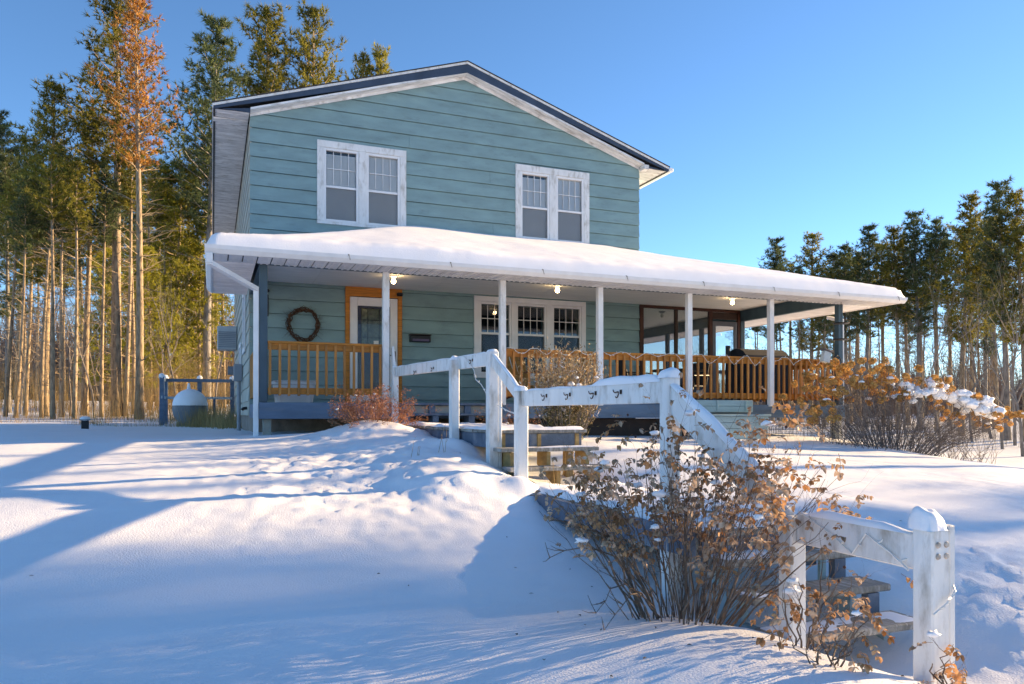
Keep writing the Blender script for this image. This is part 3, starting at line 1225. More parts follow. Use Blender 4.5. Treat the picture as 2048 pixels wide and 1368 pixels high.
# side railings
for xx, ya, yb in ((.061, PY + .13, -.06), (11.298, PY + .13, -.07)):
    mb = MB()
    mb.box(xx - .045, xx + .045, ya, yb, 1.052, 1.088, .004)
    mb.box(xx - .018, xx + .018, ya, yb, .955, 1.051, .004)
    r = part('railing', mb, CEDAR, PORCH)
    mb = MB()
    mb.box(xx - .018, xx + .018, ya, yb, .285, .385, .004)
    part('bottom_rail', mb, CEDAR, r)
    for i in range(20):
        y = ya + .03 + (yb - ya - .06) * i / 19
        link('baluster', BAL, r, (xx - .038, y, .268))

# porch ceiling lights
for k, (x, y, lit) in enumerate([(2.389, -1.526, 1), (5.569, -1.707, 1), (9.748, -1.647, 1), (9.563, .80, 0)]):
    mb = MB()
    mb.tube([(x, y, ZC - .001), (x, y, ZC - .022), (x, y, ZC - .05)], [.085, .075, .03], 12)
    l = part('ceiling_light', mb, WHITE if lit else GREYMET, PORCH)
    mb = MB()
    mb.blob((x, y, ZC - .11), .042, 1, 2, (1, 1, 1.1), 0)
    part('bulb', mb, BULB if lit else BULBOFF, l, True)

# screened room on the right
mb = MB()
mb.box(W + .0, 11.235, -.04, .03, 2.42, ZC - .002, .004)
mb.box(W + .0, W + .10, -.041, .03, DZ, 2.419, .004)
mb.box(10.33, 10.43, -.041, .03, DZ, 2.419, .004)
mb.box(11.16, 11.239, -.041, .03, DZ, 2.419, .004)
s = part('screen_wall', mb, REDW, PORCH)
mb = MB()
mb.box(W + .101, 10.329, -.03, .02, DZ, .78, .004)
mb.box(W + .101, 10.329, -.045, .03, .781, .85, .004)
part('knee_wall', mb, NAVY, s)
mb = MB()
mb.box(9.38, 9.46, -.035, .028, .851, 2.419, .004)
part('mullion', mb, DARKW, s)
mb = MB()
mb.box(W + .101, 9.379, -.004, -.001, .851, 2.419)
part('screen', mb, PORCHSCR, s)
mb = MB()
mb.box(9.461, 10.329, -.004, -.001, .851, 2.419)
part('screen', mb, PORCHSCR, s)
mb = MB()
for a, b, c, d in ((10.44, 10.53, .19, 2.2), (11.06, 11.15, .19, 2.2), (10.531, 11.059, 2.09, 2.2), (10.531, 11.059, .19, .33), (10.531, 11.059, .95, 1.03)):
    mb.box(a, b, -.03, .01, c, d, .004)
dd = part('screen_door', mb, mat('dark_door_frame', (.09, .10, .12), .5, .15), s)
mb = MB()
mb.box(10.531, 11.059, -.012, -.008, 1.031, 2.089)
part('pane', mb, GLASS, dd)
mb = MB()
mb.box(10.531, 11.059, -.012, -.008, .331, .949)
part('pane', mb, GLASS, dd)
mb = MB()
mb.box(10.44, 11.15, -.03, .01, 2.25, 2.41, .004)
part('transom', mb, DARKW, s)
# right side of the room: framed windows between beam and knee wall
mb = MB()
mb.box(11.27, 11.32, .057, 6.34, DZ, .75, .004)
s2 = part('side_screen_wall', mb, NAVY, PORCH)
for y in (1.6, 3.2, 4.8, 6.4):
    mb = MB()
    mb.box(11.255, 11.335, y - .06, y + .06, DZ, ZB + .001, .004)
    part('mullion', mb, NAVY, s2)
for y in (.06, 1.66, 3.26, 4.86):
    mb = MB()
    mb.box(11.29, 11.293, y, y + 1.48, .751, ZB)
    part('screen', mb, PORCHSCR, s2)
mb = MB()
mb.box(W + .01, 11.25, 6.4, 6.5, DZ, .75)
mb.box(W + .01, W + .8, 6.4, 6.5, .751, ZC - .002)
mb.box(9.75, 9.9, 6.4, 6.5, .751, ZC - .002)
mb.box(9.9, 11.25, 6.4, 6.5, 2.15, ZC - .002)
part('rear_screen_wall', mb, NAVY, PORCH)

# ------------------------------------------------------------------ steps and boardwalk
rng = random.Random(11)


def stringer(mb, x, y0, z0, n, rise, run, th=.04, depth=.16):
    """sawtooth stringer in the y-z plane going down towards -y; y0,z0 = top front edge"""
    top = [(y0 + .02, z0)]
    y, z = y0, z0
    for k in range(n):
        top.append((y, z))
        z -= rise
        top.append((y, z))
        y -= run
    top.append((y, z))
    low = [(y + .02, z - depth * .8), (y0 + .02, z0 - depth - rise)]
    poly = top + low
    m = len(poly)
    vs = [(x - th / 2, a, b) for a, b in poly] + [(x + th / 2, a, b) for a, b in poly]
    mb.add(vs, [tuple(range(m)), tuple(range(m, 2 * m))[::-1]] + [(i, i + m, (i + 1) % m + m, (i + 1) % m) for i in range(m)])


def snow_patch(name, parent, x0, x1, y0, y1, z, seed, cover=.55, th=.05, step=.045):
    mb = MB()
    nx, ny = max(3, int((x1 - x0) / step)), max(3, int((y1 - y0) / step))
    for j in range(ny + 1):
        for i in range(nx + 1):
            x = x0 + (x1 - x0) * i / nx
            y = y0 + (y1 - y0) * j / ny
            e = min(i, nx - i, j, ny - j)
            n = noise.noise(V((x * 2.1 + seed, y * 2.1, seed))) + .4 * noise.noise(V((x * 7, y * 7, seed)))
            t = (n + (cover - .5) * 2) * th
            if e == 0:
                t = min(t, -.004)
            mb.v.append((x, y, z + max(-.012, min(t, th * 1.1))))
    for j in range(ny):
        for i in range(nx):
            a = j * (nx + 1) + i
            mb.f.append((a, a + 1, a + nx + 2, a + nx + 1))
            mb.mi.append(0)
    return part(name, mb, SNOW, parent, True)


def planks(parent, x0, x1, ya, yb, z, w=.142, m=None, th=.036):
    y = yb
    while y > ya + .02:
        yn = max(ya, y - w)
        mb = MB()
        dx = rng.uniform(-.012, .012)
        dz = rng.uniform(-.004, .003)
        mb.box(x0 + dx, x1 + dx, yn + .004, y - .003, z - th + dz, z + dz, .005)
        part('plank', mb, m or GREYWOOD, parent)
        y = yn


STEPS = thing('porch_steps', 'worn blue two-tread steps from the porch deck down to the boardwalk', 'steps', (2.95, -3.45, -.3))
for k, z in enumerate((-.002,)):
    for q in range(2):
        mb = MB()
        mb.box(2.10, 3.83, -3.50 + q * .15, -3.358 + q * .15, z - .038, z, .006)
        part('tread', mb, STAIRBL, STEPS)
mb = MB()
mb.box(2.10, 3.83, -3.30, -3.171, DZ - .04, DZ - .001, .006)
part('tread', mb, STAIRBL, STEPS)
for x in (2.16, 2.62, 3.22, 3.78):
    mb = MB()
    mb.box(x - .05, x + .05, -3.49, -3.21, -.40, -.041, .004)
    mb.box(x - .05, x + .05, -3.29, -3.175, -.04, DZ - .042, .004)
    part('stringer', mb, STAIRBL, STEPS)
mb = MB()
mb.box(2.12, 3.82, -3.205, -3.18, -.002, DZ - .045, .003)
part('riser', mb, mat('pale_riser', (.38, .36, .33), .8, .2, 5), STEPS)

WALK = thing('boardwalk', 'grey weathered boardwalk of landings and short stairs leading down from the porch steps', 'boardwalk', (2.5, -8, -.8))
L1, L2 = -.17, -.70
planks(WALK, 2.0, 3.06, -7.78, -4.0, L1)
planks(WALK, 2.0, 3.85, -4.0, -3.52, L1)
mb = MB()
mb.box(2.03, 2.07, -7.74, -3.55, L1 - .19, L1 - .042)
mb.box(2.98, 3.02, -7.74, -3.55, L1 - .19, L1 - .042)
mb.box(2.071, 2.979, -7.74, -7.70, L1 - .19, L1 - .042)
part('frame', mb, STAIRBL, WALK)
for y in (-7.6, -5.6):
    for x in (2.12, 2.93):
        mb = MB()
        mb.box(x - .045, x + .045, y - .045, y + .045, -1.2, L1 - .045, .004)
        part('leg', mb, RAWWOOD, WALK)
for k, z in enumerate((L1 - .177, L1 - .354)):
    for q in range(2):
        mb = MB()
        y1 = -7.80 - k * .24 - q * .125
        mb.box(1.99, 3.07, y1 - .12, y1, z - .038, z, .006)
        part('tread', mb, GREYWOOD, WALK)
for x in (2.12, 2.52, 2.96):
    mb = MB()
    stringer(mb, x, -7.76, L1 - .045, 3, .177, .235, .04, .14)
    part('stringer', mb, RAWWOOD, WALK)
for x in (2.30, 2.74):
    mb = MB()
    mb.box(x - .17, x + .17, -7.735, -7.70, L1 - .20, L1 - .05)
    part('blocking', mb, RAWWOOD, WALK)
# lower landing with a curved left edge board
planks(WALK, 2.0, 3.05, -11.25, -8.38, L2)
mb = MB()
pts = []
for i in range(25):
    y = -8.36 - 2.86 * i / 24
    pts.append((1.985 - .05 * math.sin(i / 24 * math.pi) + .06 * math.exp(-i / 3), y))
for (xa, ya), (xb, yb) in zip(pts[:-1], pts[1:]):
    mb.add([(xa - .02, ya, L2 - .15), (xb - .02, yb, L2 - .15), (xb - .02, yb, L2 + .006), (xa - .02, ya, L2 + .006),
            (xa + .02, ya, L2 - .15), (xb + .02, yb, L2 - .15), (xb + .02, yb, L2 + .006), (xa + .02, ya, L2 + .006)], BOXF)
part('edge_board', mb, STAIRBL, WALK)
mb = MB()
mb.box(2.98, 3.02, -11.22, -8.40, L2 - .18, L2 - .04)
mb.box(2.05, 2.979, -11.22, -11.18, L2 - .18, L2 - .04)
part('frame', mb, STAIRBL, WALK)
for k, (yf, z) in enumerate(((-11.43, -.845), (-11.68, -.997), (-11.92, -1.150))):
    for q in range(2):
        mb = MB()
        mb.box(2.05, 3.04, yf + .127 * q, yf + .121 + .127 * q, z - .04, z, .007)
        part('tread', mb, GREYWOOD, WALK)
for x in (2.16, 2.97):
    mb = MB()
    stringer(mb, x, -11.22, L2 - .145 - .042 + .0, 3, .1525, .245, .05, .16)
    part('stringer', mb, PALE, WALK)
for yf, z in ((-11.19, L2 - .15), (-11.43, -.885), (-11.68, -1.04)):
    mb = MB()
    mb.box(2.86, 2.945, yf + .0, yf + .05, z - .12, z)
    part('cleat', mb, STAIRBL, WALK)
snow_patch('snow_cover', WALK, 2.0, 3.06, -7.78, -3.6, L1, 3, .62, .05)
snow_patch('snow_cover', WALK, 2.02, 3.05, -11.2, -8.42, L2, 7, .72, .06)
for k, (yf, z) in enumerate(((-11.43, -.845), (-11.68, -.997), (-11.92, -1.150))):
    snow_patch('snow_cover', WALK, 2.06, 3.03, yf + .01, yf + .25, z, 12 + k * 3, .5, .022, .03)
for k, z in enumerate((L1 - .177, L1 - .354)):
    snow_patch('snow_cover', WALK, 2.0, 3.06, -8.04 - k * .24, -7.8 - k * .24, z, 22 + k * 3, .42, .02, .03)

# ------------------------------------------------------------------ white handrail with hooks
RAIL = thing('handrail', 'chipped white wooden handrail with iron hooks stepping down beside the boardwalk', 'handrail', (2.0, -8, -.6))
RX = 2.0
posts = {'A': (-3.37, .72, -.25, .09), 'B': (-6.61, .62, -.45, .10), 'C': (-7.75, .632, -.75, .105), 'D': (-8.52, .21, -.85, .105),
         'E': (-10.955, .225, -1.35, .095), 'G': (-12.02, -.50, -1.3, .095), 'F': (-12.79, -.455, -1.3, .095)}
for n, (y, zt, zb, w) in posts.items():
    mb = MB()
    x = RX - (.05 if n == 'B' else 0)
    mb.box(x - w / 2, x + w / 2, y - w / 2, y + w / 2, zb, zt, .008)
    p = part('post', mb, WHITEW, RAIL)
    if n in 'CF':
        mb = MB()
        zz = zt - (.16 if n == 'C' else -.012)
        mb.box(x + w / 2 + .001, x + w / 2 + .036, y - w / 2 + .004, y + w / 2 - .004, zb, zz, .005)
        part('post_batten', mb, WHITEW, RAIL)
    if n == 'F':
        for a, b in ((-.02, -.06), (.025, -.06), (-.02, -.105), (.025, -.105)):
            mb = MB()
            mb.tube([(x + a, y - w / 2 - .001, zt + b), (x + a, y - w / 2 - .008, zt + b)], [.013, .009], 10)
            part('bolt', mb, mat('rusty_white_bolt', (.5, .42, .36), .6, .3, 40), p)


def rail(p, q, hgt=.142, w=.038, top=True):
    p, q = V(p), V(q)
    mb = MB()
    d = (q - p).normalized()
    u = V((1, 0, 0)).cross(d)
    if u.z < 0:
        u = -u
    mb.bar(p - u * hgt / 2, q - u * hgt / 2, w, hgt, .006, u)
    return part('rail_board', mb, WHITEW, RAIL)


rail((RX, PY - .10, 1.06), (RX, -3.34, .73), .10)
rail((RX, -3.42, .712), (RX, -7.695, .628))
rail((RX - .002, -7.72, .640), (RX - .002, -8.50, .222), .12)
rail((RX, -8.575, .205), (RX, -10.905, .205))
rail((RX - .002, -10.93, .215), (RX - .002, -12.03, -.480), .15)
rail((RX, -12.07, -.480), (RX, -12.74, -.482), .15)


def hook(y, z):
    mb = MB()
    x = RX - .021
    # slender bent arm ending in a curl that hangs below a small plate
    mb.tube([(x - .010, y + .055, z + .030), (x - .012, y + .045, z + .016), (x - .014, y + .018, z + .008), (x - .018, y - .012, z + .012), (x - .020, y - .034, z + .012),
             (x - .024, y - .044, z - .006), (x - .026, y - .036, z - .024), (x - .028, y - .018, z - .028), (x - .028, y - .008, z - .018)],
            [.0035, .004, .0045, .005, .0055, .005, .0045, .004, .003], 5)
    mb.box(x - .004, x + .001, y - .05, y - .025, z - .002, z + .028, .001)
    part('hook', mb, RUST, RAIL)


for y in (-4.7, -5.6, -7.15):
    hook(y, .565)
for y in (-9.1, -9.55, -9.98, -10.35):
    hook(y, .135)


def ridge(name, pts, w, hh, parent, seed):
    """rounded snow ridge along a polyline of top points"""
    mb = MB()
    P = []
    for (a, b) in zip(pts[:-1], pts[1:]):
        a, b = V(a), V(b)
        n = max(2, int((b - a).length / .05))
        for i in range(n):
            P.append(a.lerp(b, i / n))
    P.append(V(pts[-1]))
    m = 7
    for i, p in enumerate(P):
        e = min(1, i / 3, (len(P) - 1 - i) / 3)
        k = hh * (.55 + .6 * (noise.noise(p * 3.1 + V((seed, 0, 0))) + .5)) * e
        for j in range(m):
            a = math.pi * j / (m - 1)
            mb.v.append((p.x - math.cos(a) * w, p.y, p.z - .004 + math.sin(a) * k))
    for i in range(len(P) - 1):
        for j in range(m - 1):
            mb.f.append((i * m + j, i * m + j + 1, (i + 1) * m + j + 1, (i + 1) * m + j))
            mb.mi.append(0)
    return part(name, mb, SNOW, parent, True)


ridge('snow_cap', [(RX, -3.5, .712), (RX, -7.65, .628)], .02, .018, RAIL, 1)
ridge('snow_cap', [(RX, -7.75, .628), (RX, -8.48, .235)], .02, .018, RAIL, 4)
ridge('snow_cap', [(RX, -8.6, .205), (RX, -10.2, .205)], .02, .016, RAIL, 2)
ridge('snow_cap', [(RX, -9.9, .203), (RX, -10.95, .203)], .028, .05, RAIL, 5)
ridge('snow_cap', [(RX, -10.95, .21), (RX, -11.95, -.42)], .03, .05, RAIL, 6)
ridge('snow_cap', [(RX, -12.1, -.482), (RX, -12.72, -.486)], .028, .035, RAIL, 8)


def loaf(c, w, hh, seed, parent, tilt=(0, 0)):
    """uneven cap of snow settled on a post top"""
    mb = MB()
    n = 14
    for j in range(n + 1):
        for i in range(n + 1):
            u, v = -1 + 2 * i / n, -1 + 2 * j / n
            r = (abs(u) ** 3.2 + abs(v) ** 3.2) ** (1 / 3.2)
            k = max(0, 1 - r ** 3.0) ** .5
            q = V((u * 1.3 + seed, v * 1.3, seed))
            zz = k * hh * (1 + .22 * noise.noise(q) + tilt[0] * u + tilt[1] * v)
            s_ = (w / 2) * (1 + .10 * noise.noise(q * 1.7)) * (1.06 if k > 0 else 1.0)
            mb.v.append((c[0] + u * s_, c[1] + v * s_, c[2] - .006 + zz))
    for j in range(n):
        for i in range(n):
            a = j * (n + 1) + i
            mb.f.append((a, a + 1, a + n + 2, a + n + 1))
            mb.mi.append(0)
    part('snow_cap', mb, SNOW, parent, True)


loaf((RX - .05, -6.61, .62), .095, .05, 1.3, RAIL, (.3, .2))
loaf((RX, -7.75, .632), .10, .025, 2.1, RAIL, (0, -.3))
loaf((RX, -8.52, .21), .115, .055, 3.7, RAIL, (-.2, 0))
loaf((RX, -10.955, .225), .12, .06, 4.2, RAIL, (.05, -.1))
loaf((RX - .004, -12.78, -.455), .115, .085, 5.5, RAIL, (-.15, .1))
loaf((RX, -3.37, .72), .085, .025, 6.1, RAIL)

# string of lights wound along the handrail and the porch railing


def lights_string(name, pts, label, seed, sag=.05, bulbs=True):
    rng = random.Random(seed)
    t = thing(name, label, 'string lights', pts[0], 'strings of white fairy lights')
    mb = MB()
    mb.tube(pts, .0045, 4)
    part('wire', mb, LIGHTW, t)
    bl = MB()
    acc = 0
    for a, b in zip(pts[:-1], pts[1:]):
        a, b = V(a), V(b)
        n = max(1, int((b - a).length / .11))
        for i in range(n):
            p = a.lerp(b, (i + .5) / n)
            d = V((rng.uniform(-1, 1), rng.uniform(-1, .2), rng.uniform(-.6, 1))).normalized()
            bl.tube([p, p + d * .022, p + d * .04], [.004, .006, .003], 4)
    part('bulb', bl, LIGHTW, t)
    return t


pts = []
x = 3.95
while x < 11.1:
    pts.append((x, PY - .02, 1.10))
    st = rng.uniform(.07, .14)
    pts.append((x + st, PY - .045, 1.09 + rng.uniform(-.01, .02)))
    dp = rng.uniform(.05, .17)
    pts.append((x + st + rng.uniform(.06, .1), PY - .05, 1.08 - dp * .6))
    pts.append((x + st + rng.uniform(.12, .18), PY - .05, 1.08 - dp))
    pts.append((x + st + rng.uniform(.2, .24), PY - .04, 1.075 - dp * rng.uniform(.5, .9)))
    x += st + rng.uniform(.28, .5)
lights_string('string_lights', pts, 'white fairy light string looped along the cedar porch railing', 3)
pts = [(RX - .03, -3.45, .70), (RX - .03, -3.5, .52), (RX - .03, -3.45, .40), (RX - .02, -3.42, .2)]
lights_string('string_lights', pts, 'white fairy light string hanging down the handrail post nearest the porch', 4)
pts = [(RX - .03, -6.9, .64), (RX - .03, -7.25, .47), (RX - .03, -7.32, .36), (RX - .03, -7.5, .30), (RX + .0, -7.7, .12), (RX + .08, -8.0, .02), (RX + .05, -8.35, -.02)]
lights_string('string_lights', pts, 'white fairy light string drooping under the upper handrail board by its tall post', 5)
pts = [(RX - .03, -12.10, -.47), (RX - .03, -12.3, -.55), (RX - .026, -12.42, -.62), (RX - .03, -12.5, -.52), (RX - .026, -12.62, -.58), (RX - .05, -12.73, -.63)]
lights_string('string_lights', pts, 'thin pale light wire looped over the lowest handrail board beside the end post', 6)
pts = [(RX - .06, -12.85, -.78), (RX - .0, -12.86, -.74), (RX + .06, -12.85, -.70), (RX + .1, -12.78, -.62)]
lights_string('string_lights', pts, 'thin pale light wire wrapped round the lowest handrail end post', 7)

# ------------------------------------------------------------------ things on the porch
t = thing('adirondack_chair', 'tan slatted wooden armchair on the porch behind the third white post', 'chair', (4.75, -2.0, DZ), rotz=rad(118))
t['_local'] = 1
for k in range(6):
    mb = MB()
    mb.bar((-.25 + k * .1, .18, .30), (-.30 + k * .12, .50, 1.02 - abs(k - 2.5) * .03), .085, .02)
    part('back_slat', mb, CHAIRW, t)
for k in range(5):
    mb = MB()
    mb.box(-.28, .28, -.34 + k * .11, -.24 + k * .11, .34 - k * .022, .362 - k * .022, .003)
    part('seat_slat', mb, CHAIRW, t)
for sx in (-1, 1):
    mb = MB()
    mb.box(sx * .33 - .06, sx * .33 + .06, -.42, .34, .56, .585, .004)
    part('armrest', mb, CHAIRD, t)
    mb = MB()
    mb.box(sx * .31 - .02, sx * .31 + .02, -.36, -.26, 0, .559, .004)
    part('leg', mb, CHAIRW, t)
    mb = MB()
    mb.bar((sx * .29, -.34, .30), (sx * .29, .62, .03), .03, .12)
    part('leg', mb, CHAIRD, t)
t2 = copy_tree(t)
t2.location = (5.75, -1.6, DZ)
t2.rotation_euler = (0, 0, rad(205))
t2['label'] = 'tan slatted wooden armchair behind the dry shrub, further along the porch'
for o in (t, t2):
    o['group'] = 'wooden porch armchairs'

t = thing('storage_tub', 'white plastic tub behind the left cedar railing', 'tub', (.62, -1.9, DZ))
mb = MB()
prof = [(.30, 0), (.34, .30), (.36, .31), (.36, .36), (.32, .36)]
n = 20
for r, z in prof:
    for k in range(n):
        a = 2 * math.pi * k / n
        c, s_ = math.cos(a), math.sin(a)
        sg = lambda q: math.copysign(abs(q) ** .5, q)
        mb.v.append((.62 + r * sg(c), -1.9 + r * .7 * sg(s_), DZ + z))
for j in range(len(prof) - 1):
    for k in range(n):
        mb.f.append((j * n + k, j * n + (k + 1) % n, (j + 1) * n + (k + 1) % n, (j + 1) * n + k))
        mb.mi.append(0)
part('body', mb, TUBW, t)
mb = MB()
mb.box(.28, .96, -2.16, -1.64, DZ + .355, DZ + .372, .006)
part('lid', mb, TUBW, t)

t = thing('barbecue_grill', 'black covered barbecue grill behind the railing near the right corner post', 'grill', (9.95, -2.2, DZ))
mb = MB()
secs = []
for i in range(9):
    a = math.pi * i / 8
    secs.append((-.34 * math.cos(a), .98 + .24 * math.sin(a)))
poly = [(-.36, .28)] + secs + [(.36, .28)]
n = len(poly)
vs = [(9.95 - .55, -2.2 + a, DZ + b - .05) for a, b in poly] + [(9.95 + .55, -2.2 + a, DZ + b - .05) for a, b in poly]
mb.add(vs, [tuple(range(n)), tuple(range(n, 2 * n))[::-1]] + [(i, i + n, (i + 1) % n + n, (i + 1) % n) for i in range(n)])
part('cover', mb, COVER, t)
for sx in (-1, 1):
    for sy in (-1, 1):
        mb = MB()
        mb.tube([(9.95 + sx * .45, -2.2 + sy * .25, DZ), (9.95 + sx * .45, -2.2 + sy * .25, DZ + .3)], .025, 6)
        part('leg', mb, BLACK, t)
mb = MB()
mb.tube([(9.2, -2.2, DZ + .85), (9.2, -2.2, DZ + 1.22)], .05, 10)
part('side_burner', mb, BLACK, t)

t = thing('patio_table', 'dark round-edged patio table behind the cedar railing in front of the screened room', 'table', (8.3, -1.7, DZ))
mb = MB()
mb.tube([(8.3, -1.7, DZ + .70), (8.3, -1.7, DZ + .73)], .55, 24)
part('table_top', mb, BLACK, t)
for a in (45, 135, 225, 315):
    mb = MB()
    c, s_ = math.cos(rad(a)), math.sin(rad(a))
    mb.tube([(8.3 + .2 * c, -1.7 + .2 * s_, DZ + .7), (8.3 + .42 * c, -1.7 + .42 * s_, DZ)], .02, 6)
    part('leg', mb, BLACK, t)
for k, (cx, cy, rz, lab) in enumerate(((7.45, -1.5, 80, 'dark metal patio chair behind the railing left of the patio table'), (9.05, -1.1, -70, 'dark metal patio chair between patio table and grill'))):
    t = thing('patio_chair', lab, 'chair', (cx, cy, DZ), 'dark patio chairs', rad(rz))
    t['_local'] = 1
    mb = MB()
    mb.box(-.25, .25, -.25, .25, .40, .44, .01)
    part('seat', mb, COVER, t)
    mb = MB()
    mb.bar((0, .25, .45), (0, .36, .95), .5, .03, .01, (0, 1, 0))
    part('backrest', mb, COVER, t)
    for sx in (-1, 1):
        for sy in (-1, 1):
            mb = MB()
            mb.tube([(sx * .22, sy * .22, .4), (sx * .25, sy * .27, 0)], .015, 6)
            part('leg', mb, BLACK, t)
        mb = MB()
        mb.tube([(sx * .27, -.25, .4), (sx * .27, -.25, .64), (sx * .27, .3, .66)], .015, 6)
        part('armrest', mb, BLACK, t)

# pale painted board box and step leaning at the front of the porch
t = thing('pale_bench', 'pale teal painted board bench standing in the snow against the porch front', 'bench', (8.5, -3.5, -.4))
for k in range(2):
    mb = MB()
    mb.box(7.55, 8.93, -3.30, -3.26, .02 + .115 * k, .13 + .115 * k, .005)
    part('back_board', mb, PALE, t)
for x in (8.1, 8.75):
    mb = MB()
    mb.box(x - .015, x + .015, -3.335, -3.301, .05, .24, .003)
    part('batten', mb, PALE, t)
for k in range(4):
    mb = MB()
    mb.box(7.5, 9.02 - .03 * (k < 2), -3.64 + .004 * k, -3.60 + .004 * k, -.50 + .11 * k, -.395 + .11 * k, .005)
    part('front_board', mb, PALE, t)
mb = MB()
mb.box(7.48, 9.06, -3.66, -3.31, -.058, -.02, .006)
part('seat', mb, PALE, t)

t = thing('hanging_feeder', 'two tiered black tray feeder hanging beside the right corner post', 'bird feeder', (11.0, -3.3, 1.5))
for z in (1.78, 1.46):
    mb = MB()
    mb.tube([(11.0, -3.42, z), (11.0, -3.42, z + .02)], [.14, .16], 16)
    part('tray', mb, BLACK, t)
mb = MB()
mb.tube([(11.0, -3.42, 2.23), (11.0, -3.42, 1.44)], .006, 4)
part('chain', mb, BLACK, t)
t = thing('shepherd_hook', 'thin black garden hook pole standing in the snow before the right railing', 'garden hook', (10.45, -3.75, -.55))
mb = MB()
pts = [(10.45, -3.75, -.7), (10.45, -3.75, .95)]
for i in range(9):
    a = math.pi * i / 8
    pts.append((10.45 + .11 - .11 * math.cos(a), -3.75, .95 + .16 * math.sin(a)))
mb.tube(pts, .010, 6)
part('pole', mb, BLACK, t)
t = thing('bird_feeder', 'small white box feeder hanging tilted above the right railing', 'bird feeder', (10.52, -3.5, 1.12))
R = Matrix.Rotation(rad(14), 3, 'Y')
mb = MB()
mb.cbox((10.52, -3.5, 1.10), (.17, .10, .22), .006, R)
part('body', mb, mat('feeder_white', (.55, .6, .58), .5, .15), t)
mb = MB()
mb.cbox(V((10.52, -3.5, 1.10)) + R @ V((0, 0, .13)), (.21, .14, .035), .006, R)
part('roof', mb, mat('feeder_roof', (.14, .12, .12), .6, .2), t)
mb = MB()
mb.tube([(10.55, -3.5, 1.25), (10.62, -3.62, 1.15)], .004, 4)
part('wire', mb, BLACK, t)

# wire mesh round the porch foot at the right
t = thing('wire_fence', 'wire mesh panel between snow and porch deck near the right corner post', 'wire fence', (10, -3.05, -.5))
mb = MB()
for i in range(24):
    x = 9.15 + i * .09
    mb.tube([(x, -3.03, -.75), (x, -3.03, -.09)], .003, 3)
for k in range(7):
    mb.tube([(9.12, -3.03, -.68 + k * .09), (11.25, -3.03, -.68 + k * .09)], .003, 3)
part('mesh', mb, BLACK, t)

# ------------------------------------------------------------------ left yard: tank, fence, vent post
zt_ = h(-1.3, 9.4)
t = thing('propane_tank', 'grey round-ended propane tank capped with snow, in front of the small blue fence', 'tank', (-1.25, 9.3, zt_))
mb = MB()
prof = [(0.0, -.62), (.16, -.60), (.30, -.53), (.41, -.42), (.47, -.28), (.485, -.1), (.485, 1.6), (.41, 1.75), (.2, 1.9), (0.0, 1.92)]
n = 28
cz = zt_ + .50
for r, y in prof:
    for k in range(n):
        a = 2 * math.pi * k / n
        mb.v.append((-1.25 + r * math.cos(a), 9.2 + y, cz + r * math.sin(a)))
for j in range(len(prof) - 1):
    for k in range(n):
        mb.f.append((j * n + k, j * n + (k + 1) % n, (j + 1) * n + (k + 1) % n, (j + 1) * n + k))
        mb.mi.append(0)
part('shell', mb, TANK, t, True)
mb = MB()
for j, (r, y) in enumerate(prof):
    for k in range(15):
        a0 = math.asin(min(1, .10 / max(r, .101)))
        a = a0 + (math.pi - 2 * a0) * k / 14
        rr = r + .10 * math.sin(math.pi * k / 14) * (1 if 0 < j < len(prof) - 1 else 0) + .006
        mb.v.append((-1.25 + rr * math.cos(a), 9.2 + y * 1.03 - .01, max(cz + .10, cz + rr * math.sin(a))))
for j in range(len(prof) - 1):
    for k in range(14):
        mb.f.append((j * 15 + k, j * 15 + k + 1, (j + 1) * 15 + k + 1, (j + 1) * 15 + k))
        mb.mi.append(0)
part('snow_cap', mb, SNOW, t, True)
mb = MB()
mb.tube([(-1.3, 9.6, cz + .5), (-1.3, 9.6, cz + .78)], [.07, .03], 8)
part('valve_dome', mb, SNOW, t)
for y in (8.95, 10.4):
    mb = MB()
    mb.box(-1.6, -.9, y, y + .15, zt_ - .2, zt_ + .12)
    part('cradle', mb, CONCRETE, t)

t = thing('yard_fence', 'open blue grey post and rail fence beside the house left corner', 'fence', (-1, 10.6, zt_))
FY = 10.9
for x, y in ((-2.05, 9.9), (-2.0, FY), (-1.02, FY - .05), (-.05, FY - .1)):
    mb = MB()
    mb.box(x - .065, x + .065, y - .065, y + .065, zt_ - .3, 1.10, .006)
    p = part('post', mb, BLUEG, t)
    mb = MB()
    for q in range(1):
        mb.blob((x, y, 1.10), .085, x, 2, (1, 1, 1.2), .2)
    part('snow_cap', mb, SNOW, t, True)
for (xa, ya), (xb, yb) in (((-2.0, FY), (-1.02, FY - .05)), ((-1.02, FY - .05), (-.05, FY - .1)), ((-2.05, 9.9), (-2.0, FY))):
    mb = MB()
    mb.bar((xa, ya - .07, 1.03), (xb, yb - .07, 1.03), .04, .10)
    part('top_rail', mb, BLUEG, t)
    mb = MB()
    mb.bar((xa, ya - .07, .48), (xb, yb - .07, .48), .04, .08)
    part('middle_rail', mb, mat('frosted_rail', (.38, .45, .46), .7, .15), t)
mb = MB()
mb.box(-.62, -.56, FY - .12, FY - .08, zt_ - .2, .44)
part('slat', mb, BLUEG, t)

